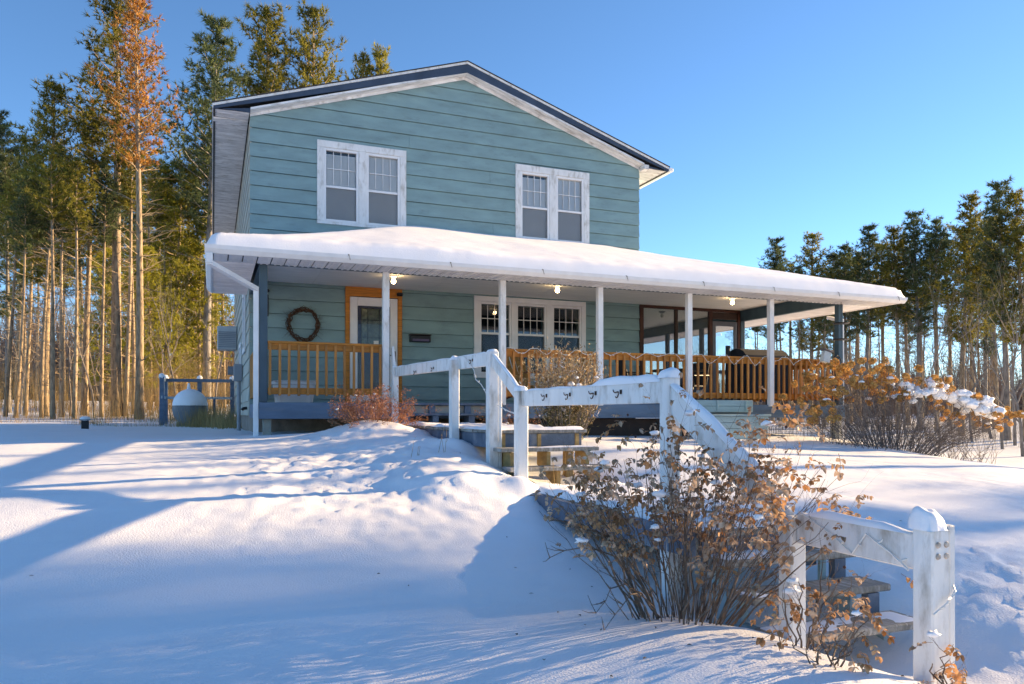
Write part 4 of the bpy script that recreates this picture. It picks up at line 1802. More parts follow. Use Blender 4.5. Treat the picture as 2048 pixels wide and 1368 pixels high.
zv = h(-3.3, 4.4)
t = thing('vent_post', 'short dark square vent post with a snow cap standing in the left yard', 'vent', (-3.31, 4.4, zv))
mb = MB()
mb.box(-3.38, -3.24, 4.33, 4.47, zv - .2, zv + .19, .01)
part('body', mb, BLACK, t)
mb = MB()
mb.box(-3.42, -3.20, 4.29, 4.51, zv + .191, zv + .215, .005)
part('cap', mb, GREYMET, t)
mb = MB()
mb.blob((-3.31, 4.4, zv + .225), .11, 3, 2, (1, 1, .55), .1)
part('snow_cap', mb, SNOW, t, True)

# ------------------------------------------------------------------ shrubs


def grow(mb, rng, p, d, L, r, depth, tips, sides=4, wob=.22, up=.05, kids=(2, 3), kidlen=.6, bend=.0, ends=None):
    """recursive twig"""
    n = 4
    pts = [V(p)]
    rr = [r]
    d = V(d).normalized()
    for i in range(n):
        d = (d + V((rng.uniform(-1, 1), rng.uniform(-1, 1), rng.uniform(-1, 1))) * wob + V((0, 0, up))).normalized()
        pts.append(pts[-1] + d * (L / n))
        rr.append(r * (1 - .55 * (i + 1) / n))
    mb.tube(pts, rr, sides, False)
    tips.append((pts[-1], d.copy()))
    if depth > 0:
        for k in range(rng.randint(*kids)):
            i = rng.randint(1, n)
            q = pts[i]
            a = (d + V((rng.uniform(-1, 1), rng.uniform(-1, 1), rng.uniform(-.5, .9))) * .9).normalized()
            grow(mb, rng, q, a, L * kidlen * rng.uniform(.7, 1.2), rr[i] * .65, depth - 1, tips, max(3, sides - 1), wob, up, kids, kidlen, bend, ends)


def leaflet(mb, p, d, n, L, w, cup=.25):
    """pointed oval leaf from p along d with normal n"""
    d = V(d).normalized()
    s = d.cross(V(n))
    if s.length < 1e-4:
        s = d.cross(V((1, .3, .2)))
    s.normalize()
    u = s.cross(d)
    p = V(p)
    prof = [(0, 0), (.3, .85), (.62, 1.0), (.88, .55), (1, 0)]
    vs = []
    for t, k in prof:
        c = p + d * (L * t) - u * (L * .22 * t * t)
        if k == 0:
            vs.append(c)
        else:
            vs.append(c + s * (w * k / 2) + u * (cup * w * k))
            vs.append(c)
            vs.append(c - s * (w * k / 2) + u * (cup * w * k))
    # 0 | 1 2 3 | 4 5 6 | 7 8 9 | 10
    mb.add(vs, [(0, 2, 1), (0, 3, 2), (1, 2, 5, 4), (2, 3, 6, 5), (4, 5, 8, 7), (5, 6, 9, 8), (7, 8, 10), (8, 9, 10)])


def leaf_spray(seed, frost):
    """compound rose leaf: stalk with five to seven curled leaflets"""
    rng = random.Random(seed)
    mb = MB()
    L = rng.uniform(.075, .105)
    droop = rng.uniform(.2, .9)
    pts = [V((L * t, 0, -droop * L * t * t * .6)) for t in (0, .35, .65, 1)]
    mb.tube(pts, .0016, 3, False)
    for i, t in enumerate((1, 2, 3)):
        p = pts[t]
        if t == 3:
            leaflet(mb, p, (1, rng.uniform(-.2, .2), -droop), (0, rng.uniform(-.5, .5), 1), .042, .030, rng.uniform(.1, .5))
        for sgn in (-1, 1):
            leaflet(mb, p, (.5, sgn, rng.uniform(-.9, .1)), (rng.uniform(-.4, .4), rng.uniform(-.4, .4), 1), rng.uniform(.03, .042), rng.uniform(.02, .028), rng.uniform(.1, .5))
    return mb.mesh('leaf', ROSELEAF if not frost else ROSEFROST, True)


ROSEFROST = mat('rose_leaf_frosted', (0.52, 0.25, 0.12), 0.75, 0.4, 26, col2=(0.74, 0.54, 0.40), rnd=0.3, transl=0.2)
LEAVES = [leaf_spray(i, i % 2) for i in range(8)]


def rose(name, label, x, y, hgt, spread, nstem, nleaf, seed, rest=True, lean=(0, 0), bare_low=.42, depth=2, LK=.82):
    rng = random.Random(seed)
    z = h(x, y) - .03
    t = thing(name, label, 'rose bush', (x, y, z), 'frosted rose bushes')
    mb = MB()
    tips = []
    for i in range(nstem):
        a = rng.uniform(0, 6.283)
        k = math.sqrt(rng.random())
        p = V((x + .30 * spread * k * math.cos(a) + rng.uniform(-.05, .05), y + .22 * spread * k * math.sin(a), z))
        e = V((x + lean[0] + spread * k * math.cos(a) * rng.uniform(.8, 1.05), y + lean[1] + spread * .8 * k * math.sin(a), z + hgt * rng.uniform(.72, 1.0) * (1 - .38 * k * k)))
        n = 7
        pts, rr = [], []
        r0 = rng.uniform(.0026, .0056)
        for j in range(n + 1):
            s = j / n
            q = p.lerp(e, s)
            q.z = p.z + (e.z - p.z) * (s ** .85)
            q += V((rng.uniform(-1, 1), rng.uniform(-1, 1), 0)) * .024 * (1 if 0 < j < n else 0)
            pts.append(q)
            rr.append(r0 * (1 - .65 * s))
        mb.tube(pts, rr, 4, False)
        d = (pts[-1] - pts[-2]).normalized()
        tips.append((pts[-1], d))
        for j in range(rng.randint(2, 4)):
            i0 = rng.randint(2, n)
            dd = (d + V((rng.uniform(-1, 1), rng.uniform(-1, 1), rng.uniform(-.2, .9))) * .8).normalized()
            grow(mb, rng, pts[i0], dd, hgt * rng.uniform(.12, .28), rr[i0] * .6, depth - 1, tips, 3, .30, .05, (1, 3), .6)
    part('stems', mb, ROSESTEM, t)
    good = [q for q in tips if q[0].z > z + hgt * bare_low]
    mb = MB()
    for i in range(nleaf):
        p, d = rng.choice(good)
        p = p + V((rng.uniform(-1, 1), rng.uniform(-1, 1), rng.uniform(-1.4, .4))) * .045
        o = link('leaf', LEAVES[rng.randrange(8)], t, p)
        o.rotation_euler = (rng.uniform(-.7, .7), rng.uniform(-.5, 1.1), rng.uniform(0, 6.28))
        k = rng.uniform(.5, 1.25)
        k *= LK
        o.scale = (k, k, k)
    if rest:
        fm = MB()
        for i in range(int(nleaf * 2.0)):
            p, d = rng.choice(good)
            p = p + V((rng.uniform(-1, 1), rng.uniform(-1, 1), rng.uniform(-2.0, .5))) * .05
            for q in range(3):
                leaflet(fm, p, (rng.uniform(-1, 1), rng.uniform(-1, 1), rng.uniform(-1.2, .4)), (rng.uniform(-.5, .5), rng.uniform(-.5, .5), 1), rng.uniform(.024, .038), rng.uniform(.015, .024), rng.uniform(.1, .5))
        o = part('foliage', fm, ROSEFROST, t, True)
        o['kind'] = 'stuff'
    for i in range(int(nstem * .22)):
        p, d = rng.choice(good)
        mb = MB()
        mb.blob(p + V((0, 0, .012)), rng.uniform(.009, .024), i, 2, (1.5, 1.1, .7), .9)
        part('snow_clump', mb, SNOW, t, True)
    # rose hips
    for i in range(int(nstem * .25)):
        p, d = rng.choice(good)
        mb = MB()
        mb.blob(p, .008, i, 1, (1, 1, 1.1), .1)
        part('rose_hip', mb, HIP, t, True)
    return t


HIP = mat('rose_hip', (.07, .03, .03), .5, .3, 20)
rose('rose_bush', 'big frosted brown-leaved rose bush in the foreground beside the boardwalk', 1.60, -11.72, 1.04, .88, 105, 300, 21, True, (.08, 0))
rose('rose_bush', 'small leafy rose sprouts in front of the lowest steps, left of the end post', 1.80, -12.30, .52, .22, 11, 34, 33, False, (.02, -.05), .3, 2, .7)
rose('rose_bush', 'low sparse rose sprouts at the bottom edge below the big rose bush', 1.60, -12.66, .30, .30, 8, 26, 35, False, (.1, 0), .2, 2, .7)
rose('rose_bush', 'short leafy rose sprig at the foot of the white end post', 1.93, -12.9, .22, .12, 6, 16, 37, False, (-.04, 0), .2, 2, .7)
# extra bare side shoots reaching left over the snow
rng = random.Random(8)
t = thing('fallen_shoots', 'bare rose shoots arching left over the snow from the big bush', 'branch', (1.2, -11.6, h(1.2, -11.6)))
mb = MB()
for k, (xe, ye, ze) in enumerate(((.93, -11.5, -.55), (.88, -11.6, -.70), (1.02, -11.8, -.93), (1.1, -11.4, -.6), (1.0, -11.95, -1.0))):
    p = V((1.45, -11.7, h(1.45, -11.7)))
    e = V((xe, ye, max(ze, h(xe, ye) + .03)))
    pts = []
    for j in range(8):
        s = j / 7
        q = p.lerp(e, s)
        q.z += .18 * math.sin(math.pi * s) * (1 if k < 2 else .8)
        q += V((rng.uniform(-1, 1), rng.uniform(-1, 1), rng.uniform(-1, 1))) * .012
        pts.append(q)
    mb.tube(pts, [.006 * (1 - .7 * j / 7) for j in range(8)], 4, False)
    for j in (4, 5, 6, 7):
        for q in range(2):
            d = V((rng.uniform(-1, .3), rng.uniform(-1, 1), rng.uniform(-.3, .8))).normalized()
            mb.tube([pts[j], pts[j] + d * .05, pts[j] + d * .09 + V((0, 0, .01))], [.003, .002, .0012], 3, False)
part('twigs', mb, ROSESTEM, t)

# hydrangea with dried heads
HYHEADS = []
for s in range(4):
    rng = random.Random(70 + s)
    mb = MB()
    for i in range(90):
        d = V((rng.gauss(0, 1), rng.gauss(0, 1), rng.gauss(.15, .9))).normalized()
        c = d * .055 * rng.uniform(.75, 1.1)
        u = d.cross(V((rng.uniform(-1, 1), rng.uniform(-1, 1), rng.uniform(-1, 1)))).normalized()
        w = d.cross(u)
        k = rng.uniform(.011, .018)
        cc = c - d * .007
        mb.add([c + u * k, cc, c - u * k, c + w * k], [(0, 1, 3), (1, 2, 3)])
        mb.add([c + u * k - w * k * .3, c - w * k, c - u * k - w * k * .3, cc], [(0, 3, 1), (3, 2, 1)])
    HYHEADS.append(mb.mesh('flower_head', HYDR))


def hydrangea():
    rng = random.Random(44)
    x, y = 10.9, -4.75
    z = -.75
    t = thing('hydrangea', 'wide hydrangea bush with orange dried flower heads and snow at the right porch corner', 'hydrangea', (x, y, z))
    mb = MB()
    heads = []
    tips = []
    for i in range(185):
        u = rng.uniform(-1, 1)
        v = rng.uniform(-1, 1)
        p = V((x + u * .75, y + v * .3, z - .1))
        # outline: high at the left, falling to the right
        ex = x + .12 + u * 2.05 + rng.uniform(-.15, .15)
        topz = .98 - .30 * max(0, (ex - 10.2)) ** 1.12
        if ex < 9.8:
            topz = .98 - 1.25 * (9.8 - ex)
        lay = rng.random() ** .45
        e = V((ex, y + v * .75 - .45 * u, z + .25 + (topz - z - .25) * (.35 + .65 * lay)))
        pts = []
        for j in range(7):
            s = j / 6
            q = p.lerp(e, s)
            q.z = p.z + (e.z - p.z) * (s ** .8)
            q += V((rng.uniform(-1, 1), rng.uniform(-1, 1), 0)) * (.035 if 0 < j < 6 else 0)
            pts.append(q)
        mb.tube(pts, [.0062 * (1 - .65 * j / 6) for j in range(7)], 4, False)
        heads.append((pts[-1], lay))
        for j in (2, 3, 4, 5):
            d = V((rng.uniform(-1, 1), rng.uniform(-1, .6), rng.uniform(-.3, .8)))
            grow(mb, rng, pts[j], d, rng.uniform(.15, .4), .0045, 1, tips, 3, .3, .03, (1, 2), .7)
    part('stems', mb, HYSTEM, t)
    k = 0
    for p, lay in heads:
        if p.z > -.35:
            for c in range(rng.choice((1, 1, 2, 2))):
                o = link('flower_head', HYHEADS[rng.randrange(4)], t, p + V((rng.uniform(-1, 1), rng.uniform(-1, 1), rng.uniform(-.6, .6))) * (.10 if c else 0))
                s = rng.uniform(.85, 1.4) * (1.0 if p.x < 11.6 else .8)
                o.scale = (s, s, s * .9)
                o.rotation_euler = (rng.uniform(-.5, .5), rng.uniform(-.5, .5), rng.uniform(0, 6))
    # snow lying on the right shoulder and in lumps on heads
    for i in range(84):
        u = rng.random()
        px = 10.6 + u * 1.95
        topz = .98 - .30 * max(0, (px - 10.2)) ** 1.12
        pz = topz - .07 - .24 * rng.random() - (.25 if u < .25 else 0)
        mb = MB()
        mb.blob((px, y - .30 - .50 * u + rng.uniform(-.18, .18), pz), rng.uniform(.05, .12) * (.6 + .45 * u), i, 3, (1.2, 1.05, .85), .55)
        part('snow_clump', mb, SNOW, t, True)
    for p, lay in heads:
        if rng.random() < .16 and p.z > -.3:
            mb = MB()
            mb.blob(p + V((0, -.02, .045)), rng.uniform(.03, .06), p.x * 7, 2, (1.3, 1, .5), .6)
            part('snow_clump', mb, SNOW, t, True)
    # tangle of fine dead shoots low down
    mb = MB()
    for i in range(190):
        px = x + rng.uniform(-1.5, 1.75)
        py = y + rng.uniform(-.75, .5)
        p = V((px, py, min(-.55, h(px, py)) - .05))
        d = V((rng.uniform(-.7, .7), rng.uniform(-.5, .4), 1))
        grow(mb, rng, p, d, rng.uniform(.35, .85), .005, 1, tips, 3, .28, .0, (1, 2), .6)
    part('undergrowth', mb, HYSTEM, t)['kind'] = 'stuff'


hydrangea()


def dry_shrub():
    rng = random.Random(17)
    x, y = 3.62, -6.1
    z = h(x, y) - .05
    t = thing('dry_shrub', 'bushy straw coloured shrub dusted with snow behind the lower handrail', 'shrub', (x, y, z))
    mb = MB()
    tips = []
    for i in range(120):
        a = rng.uniform(0, 6.283)
        k = math.sqrt(rng.random())
        p = V((x + .18 * k * math.cos(a), y + .15 * k * math.sin(a), z))
        e = V((x + .62 * k * math.cos(a), y + .5 * k * math.sin(a), z + rng.uniform(.9, 1.28) * (1 - .22 * k * k)))
        q = p.lerp(e, .5) + V((rng.uniform(-1, 1), rng.uniform(-1, 1), 0)) * .04
        mb.tube([p, q, e], [.006, .0045, .002], 3, False)
        tips.append((p, q, e))
    part('stems', mb, HYSTEM, t)
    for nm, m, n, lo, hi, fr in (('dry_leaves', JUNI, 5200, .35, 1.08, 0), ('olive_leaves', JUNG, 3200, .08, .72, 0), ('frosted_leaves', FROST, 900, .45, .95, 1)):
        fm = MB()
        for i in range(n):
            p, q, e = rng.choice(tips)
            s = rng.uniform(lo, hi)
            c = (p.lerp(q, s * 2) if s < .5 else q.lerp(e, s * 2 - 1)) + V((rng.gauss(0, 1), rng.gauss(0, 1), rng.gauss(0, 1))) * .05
            if fr and (noise.noise(c * 4.5) < .05):
                continue
            d = V((rng.uniform(-1, 1), rng.uniform(-1, 1), rng.uniform(-.1, 1.3))).normalized() * rng.uniform(.035, .075)
            w = d.cross(V((rng.uniform(-1, 1), rng.uniform(-1, 1), rng.uniform(-1, 1)))).normalized() * rng.uniform(.004, .008)
            fm.add([c - w * .5, c + d * .5 + w, c + d, c + d * .5 - w], [(0, 1, 2, 3)])
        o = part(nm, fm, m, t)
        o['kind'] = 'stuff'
    for i in range(26):
        a = rng.uniform(0, 6.283)
        mb = MB()
        mb.blob((x + .4 * math.cos(a) * rng.random(), y - .2 + .3 * math.sin(a) * rng.random(), z + rng.uniform(.55, .9)), rng.uniform(.018, .045), i, 2, (1.2, 1, .7), .5)
        part('snow_clump', mb, SNOW, t, True)


dry_shrub()


def red_shrub(name, label, x, y, n, hgt, spread, seed):
    rng = random.Random(seed)
    z = h(x, y) - .04
    t = thing(name, label, 'shrub', (x, y, z), 'low red twigged shrubs')
    mb = MB()
    tips = []
    for i in range(n):
        a = rng.uniform(0, 6.283)
        k = rng.random() ** .6
        px, py = x + spread * .45 * k * math.cos(a), y + spread * .3 * k * math.sin(a)
        d = V((math.cos(a) * k * 1.5, math.sin(a) * k * 1.2, 1 - .35 * k))
        grow(mb, rng, (px, py, h(px, py) - .03), d, hgt * rng.uniform(.5, 1), .0045, 2, tips, 3, .25, .03, (2, 3), .55)
    part('twigs', mb, REDTWIG, t)
    fm = MB()
    for p, d in tips:
        for q in range(4):
            leaflet(fm, p + V((rng.uniform(-1, 1), rng.uniform(-1, 1), rng.uniform(-1, 1))) * .03, (rng.uniform(-1, 1), rng.uniform(-1, 1), rng.uniform(-.5, 1)), (0, .3, 1), .03, .014, .3)
    part('leaves', fm, REDTWIG, t)['kind'] = 'stuff'
    for i in range(8):
        p, d = rng.choice(tips)
        mb = MB()
        mb.blob(p, rng.uniform(.01, .022), i, 1, (1.2, 1, .7), .4)
        part('snow_clump', mb, SNOW, t, True)


red_shrub('red_shrub', 'low rust red twiggy shrub on the snow mound before the porch steps', 1.38, -4.85, 85, .38, .85, 5)
red_shrub('red_shrub', 'small dark red shrub between upper handrail and dry shrub', 3.15, -5.2, 22, .35, .4, 6)

# weeds poking out of the snow
rng = random.Random(91)
for k, (x, y, hh, lab) in enumerate(((1.55, -7.5, .30, 'pair of dry weed stalks in the snow left of the tall handrail post'), (1.2, -7.65, .2, 'single bent dry weed stalk in the snow further left of the tall handrail post'),
                                     (2.3, -8.55, .42, 'dry grass stalks leaning before the middle stair treads'))):
    t = thing('weed', lab, 'weed', (x, y, h(x, y)), 'dry weeds in the snow')
    mb = MB()
    for i in range(3):
        d = V((rng.uniform(-.35, .35), rng.uniform(-.2, .2), 1))
        grow(mb, rng, (x + rng.uniform(-.05, .05), y, h(x, y) - .03), d, hh * rng.uniform(.7, 1), .0035, 1, [], 3, .12, .02, (0, 2), .3)
    part('stalk', mb, STRAW, t)

# dry grass tuft by the tank and the house corner
mb = MB()
rng = random.Random(13)
for i in range(900):
    if i % 3:
        x, y = rng.gauss(-.75, .28), rng.gauss(8.2, .35)
    else:
        x, y = rng.gauss(-.25, .2), rng.gauss(6.8, .8)
    z = h(x, y) - .03
    a = rng.uniform(0, 6.28)
    L = rng.uniform(.25, .75)
    q = V((x + math.cos(a) * L * .25, y + math.sin(a) * L * .2, z + L))
    mb.add([(x - .006, y, z), (x + .006, y, z), q], [(0, 1, 2)])
struct('dry_grass', mb, STRAW, False, 'stuff', 'dry straw grass tufts between propane tank and house corner', 'grass')

# ------------------------------------------------------------------ trees
CX, CY, YAW = -.651, -14.96, rad(21.687)


def station(px, d):
    """ground point surveyed from the camera station: bearing column and depth"""
    tx = (px - 1024) / 1508.4
    return CX + d * (math.sin(YAW) + tx * math.cos(YAW)), CY + d * (math.cos(YAW) - tx * math.sin(YAW))


def tuft(mb, rng, c, d, n, L, w):
    for i in range(n):
        q = (d * .9 + V((rng.gauss(0, 1), rng.gauss(0, 1), rng.gauss(.15, 1))) * .75).normalized()
        s = q.cross(V((rng.uniform(-1, 1), rng.uniform(-1, 1), rng.uniform(-1, 1)))).normalized() * w
        b = c - q * (L * .15)
        mb.add([b + s, b - s, c + q * L * rng.uniform(.7, 1.1)], [(0, 1, 2)])


def pine_meshes(seed, H, base, spread, dens=1.0, needles=NEEDLE, bark=BARK, r0=.16, dead=True, droop=0., plume=.35, tl=.26, whorl=.5, bend=.4):
    """returns (trunk mesh, dead branch mesh, crown mesh)"""
    rng = random.Random(seed)
    tr, br, cr = MB(), MB(), MB()
    pts, rr = [], []
    n = 14
    ox, oy = rng.uniform(-bend, bend), rng.uniform(-bend, bend)
    for i in range(n + 1):
        s = i / n
        pts.append(V((ox * s * s + .06 * math.sin(s * 5 + seed), oy * s * s + .06 * math.cos(s * 4 + seed), H * s - (.3 if i == 0 else 0))))
        rr.append(r0 * ((1 - s) ** .75) + .012)
    rr[0] *= 1.25
    tr.tube(pts, rr, 8)

    def at(z):
        s = max(0, min(1, z / H)) * n
        i = min(n - 1, int(s))
        return pts[i].lerp(pts[i + 1], s - i)
    # dead snags on the bare trunk
    if dead:
        z = H * .10
        while z < H * base * 1.05:
            for k in range(rng.randint(2, 5)):
                a = rng.uniform(0, 6.283)
                L = rng.uniform(.3, 1.7) * (.5 + .8 * z / (H * base))
                d = V((math.cos(a), math.sin(a), rng.uniform(-.1, .45)))
                p = at(z)
                grow(br, rng, p, d, L, .016, 1, [], 3, .14, .02, (1, 3), .5)
            z += rng.uniform(.35, .8)
    z = H * base
    while z < H - .25:
        t = (z - H * base) / (H - H * base)
        prof = (math.sin(min(1, t * 2.2 + .30) * math.pi / 2)) * ((1 - t) ** .62) + .06
        nb = rng.randint(3, 5)
        a0 = rng.uniform(0, 6.28)
        for k in range(nb):
            a = a0 + 6.283 * k / nb + rng.uniform(-.4, .4)
            L = spread * prof * rng.uniform(.45, 1.15)
            if L < .25:
                L = .25
            rise = plume + .5 * t - droop
            p = at(z + rng.uniform(-.15, .15))
            d = V((math.cos(a), math.sin(a), rise * .6)).normalized()
            m = 5
            bp = [p]
            for j in range(m):
                d = (d + V((rng.uniform(-1, 1), rng.uniform(-1, 1), rng.uniform(-.4, 1) * .6 + rise * .3)) * .16).normalized()
                bp.append(bp[-1] + d * (L / m))
            tr.tube(bp, [.03 * (1 - .8 * j / m) * (1 - .5 * t) + .005 for j in range(m + 1)], 3, False)
            for j in range(1, m + 1):
                nt = max(1, int(dens * (2.6 + L * 2.0) * (.5 if j < 2 else 1)))
                for q in range(nt):
                    side = V((rng.uniform(-1, 1), rng.uniform(-1, 1), rng.uniform(-.35, .8)))
                    off = (d * .6 + side).normalized() * rng.uniform(.05, .20 + L * .16)
                    c = bp[j].lerp(bp[j - 1], rng.random()) + off
                    tuft(cr, rng, c, off.normalized(), 9, tl * rng.uniform(.75, 1.2), .020)
        z += whorl * rng.uniform(.7, 1.2)
    tp = pts[-1]
    for q in range(8):
        tuft(cr, rng, tp + V((0, 0, -.1 * q)), V((0, 0, 1)), 7, tl, .018)
    return tr.mesh('trunk', bark, True), (br.mesh('dead_branches', bark) if br.v else None), cr.mesh('crown', needles)


PROTO = {
    'tall_a': pine_meshes(101, 16, .58, 2.7, 1.25, NEEDLE, BARK, .19),
    'tall_b': pine_meshes(102, 16, .52, 2.5, 1.3, NEEDLE, BARK, .17),
    'tall_c': pine_meshes(103, 16, .64, 2.2, 1.2, NEEDLED, BARK, .16),
    'full_a': pine_meshes(104, 16, .40, 3.0, 1.4, NEEDLE, BARK, .18),
    'full_b': pine_meshes(105, 16, .46, 2.9, 1.4, NEEDLED, BARKG, .18),
    'full_c': pine_meshes(106, 16, .38, 2.6, 1.5, NEEDLED, BARKG, .17, droop=.15),
    'young': pine_meshes(107, 11, .16, 3.0, 1.2, NEEDLEY, BARK, .12, True, .12, .15),
    'dead': pine_meshes(108, 16, .58, 2.2, .72, NEEDLEO, BARK, .16, True, 0, .55, .22, .42, .15),
    'slim_a': pine_meshes(109, 16, .72, 1.6, 1.1, NEEDLE, BARK, .125),
    'slim_b': pine_meshes(110, 16, .70, 1.5, 1.1, NEEDLED, BARK, .12),
}
PROTO_H = {'young': 11}
TREES = []


def pine(kind, px, d, H, label=None, rot=None, group='pines', lean=0.0, xy=None, wide=1.0):
    x, y = xy if xy else station(px, d)
    t = thing('pine_tree', label or '', 'pine tree', (x, y, float(base_h(x, y)[0]) - .1), group)
    t['_local'] = 1
    s = H / PROTO_H.get(kind, 16)
    rz = rot if rot is not None else (px * 7.13 + d * 3.7) % 6.283
    t.rotation_euler = (0, rad(lean), 0)
    for nm, me in zip(('trunk', 'dead_branches', 'crown'), PROTO[kind]):
        if me is None:
            continue
        o = link(nm, me, t)
        if nm == 'dead_branches':
            o['kind'] = 'stuff'
        o.rotation_euler = (0, 0, rz)
        o.scale = (s * wide, s * wide, s)
    TREES.append((t, px, d, kind))
    return t


def top_h(d, ytop):
    return (826 - ytop) * d / 1508.4


LEFTG = 'pines of the wood left of the house'
RIGHTG = 'pines of the wood right of the house'
pine('dead', 277, 26.5, 15.4, 'dead pine with bright orange needles in front of the left wood', 1.0, LEFTG, 0, None, .88)
pine('tall_a', 238, 28, 16.2, 'big dark green pine with thick grey trunk close behind the orange dead pine', 2.1, LEFTG, -1.2)
pine('full_b', 416, 36, top_h(36, 40), 'dark pine rising just left of the house roof corner', 0.7, LEFTG)
pine('tall_b', 522, 44, top_h(44, 22), 'pine showing above the left roof slope, leftmost of those over the roof', 2.9, LEFTG, 0, None, 1.0)
pine('full_a', 624, 46, top_h(46, 32), 'pine showing above the middle of the left roof slope', 4.0, LEFTG, 0, None, .85)
pine('tall_a', 722, 52, top_h(52, 112), 'small pine top peeping over the roof, left one of a close pair', .3, LEFTG, 0, None, .7)
pine('tall_b', 764, 52, top_h(52, 98), 'small pine top peeping over the roof nearest the ridge', 1.3, LEFTG, 0, None, .7)
pine('full_a', 92, 27.5, top_h(27.5, 158), 'sunlit green pine standing apart with its top in the open sky at far left', 5.0, LEFTG, 0, None, .9)
pine('tall_b', 172, 29, top_h(29, 205), 'pine with sunlit top between the far left pine and the orange one', 3.3, LEFTG)
pine('full_c', 18, 30, top_h(30, 300), 'shaded pine at the left edge of the picture', 1.9, LEFTG, 0, None, .9)
pine('young', 352, 37, 12.2, 'broad young pine with yellow green boughs left of the house', 2.6, LEFTG)
pine('young', 398, 36.5, 9.4, 'shorter young pine with yellow green boughs close to the house corner', 4.2, LEFTG, 0, None, .8)
pine('young', 300, 34, 7.5, 'small yellow green pine low behind the orange pine trunk', .4, LEFTG, 0, None, .9)
pine('young', 205, 33, 8.2, 'small yellow green pine low between the trunks left of the big grey trunk', 2.4, LEFTG, 0, None, .8)
pine('young', 318, 40, 12.0, 'young pine half hidden behind the orange pine trunk', 1.1, LEFTG)
rng = random.Random(77)
ORD = ['first', 'second', 'third', 'fourth', 'fifth', 'sixth', 'seventh', 'eighth', 'ninth', 'tenth', 'eleventh', 'twelfth', 'thirteenth', 'fourteenth', 'fifteenth',
       'sixteenth', 'seventeenth', 'eighteenth', 'nineteenth', 'twentieth', 'twenty-first', 'twenty-second', 'twenty-third', 'twenty-fourth', 'twenty-fifth', 'twenty-sixth', 'twenty-seventh', 'twenty-eighth', 'twenty-ninth', 'thirtieth',
       'thirty-first', 'thirty-second', 'thirty-third', 'thirty-fourth', 'thirty-fifth', 'thirty-sixth', 'thirty-seventh', 'thirty-eighth', 'thirty-ninth', 'fortieth']
# slim trunks of the front rows of the left wood
for k, (px, d, yt, kd, ln) in enumerate(((12, 27, 330, 'slim_a', 2), (32, 26, 340, 'slim_b', 3.2), (52, 28, 300, 'slim_a', 1), (84, 26.5, 330, 'slim_b', 1), (108, 25.5, 270, 'slim_a', -1.2), (121, 27, 290, 'slim_b', 0),
                                         (149, 26, 300, 'slim_a', 0), (205, 27.5, 320, 'slim_b', 0), (230, 29, 330, 'slim_b', 0), (252, 28, 250, 'slim_a', .6), (265, 30, 300, 'slim_b', 0), (297, 36, 320, 'slim_a', 0), (330, 37, 340, 'slim_b', 0), (372, 38, 300, 'slim_a', 0),
                                         (424, 38, 280, 'slim_b', 0), (446, 39, 330, 'slim_a', 0))):
    pine(kd, px, d, top_h(d, yt), 'slim bare-trunked pine in the front of the left wood, %s from the left' % ORD[k], None, LEFTG, ln)
# deeper rows of the left wood
deep = []
for i in range(24):
    deep.append((-60 + i * 23.0 + rng.uniform(-10, 10), rng.uniform(39, 62), rng.uniform(11, 15.5), rng.choice(('slim_a', 'slim_b', 'tall_c', 'tall_b', 'tall_a', 'slim_a', 'tall_c'))))
deep.sort()
for k, (px, d, H, kd) in enumerate(deep):
    pine(kd, px, d, H, 'pine deep in the left wood behind the front trunks, %s from the left' % ORD[k], None, LEFTG)
# right wood, skyline trees
KR = .62
RT = [(1545, 62, 474, 'full_b'), (1622, 60, 464, 'full_a'), (1668, 66, 500, 'full_c'), (1694, 60, 484, 'full_b'), (1733, 58, 446, 'full_b'), (1795, 55, 438, 'tall_b'), (1838, 54, 410, 'full_b'),
      (1872, 54, 414, 'tall_c'), (1925, 50, 368, 'full_a'), (1968, 53, 430, 'full_c'), (2012, 47, 332, 'full_b'), (2050, 46, 345, 'full_a'), (1580, 66, 520, 'tall_c'), (1650, 58, 540, 'tall_c'), (1712, 64, 500, 'tall_a'), (1765, 60, 480, 'tall_a'), (1815, 60, 470, 'tall_a'), (1900, 58, 450, 'tall_c'), (1945, 56, 440, 'tall_a'), (1990, 56, 420, 'tall_a')]
RT.sort()
for k, (px, d, yt, kd) in enumerate(RT):
    d *= KR
    pine(kd, px, d, top_h(d, yt) + .5, 'tall pine on the skyline of the right wood, %s from the left' % ORD[k], None, RIGHTG, 0, None, 1.05)
deep = []
for i in range(34):
    deep.append((1470 + i * 18.5 + rng.uniform(-12, 12), rng.uniform(34, 50), rng.uniform(6.2, 9), rng.choice(('slim_b', 'tall_c', 'slim_a', 'slim_b', 'tall_c'))))
deep.sort()
for k, (px, d, H, kd) in enumerate(deep):
    pine(kd, px, d, H, 'shaded pine trunk inside the right wood below the skyline pines, %s from the left' % ORD[k], None, RIGHTG)
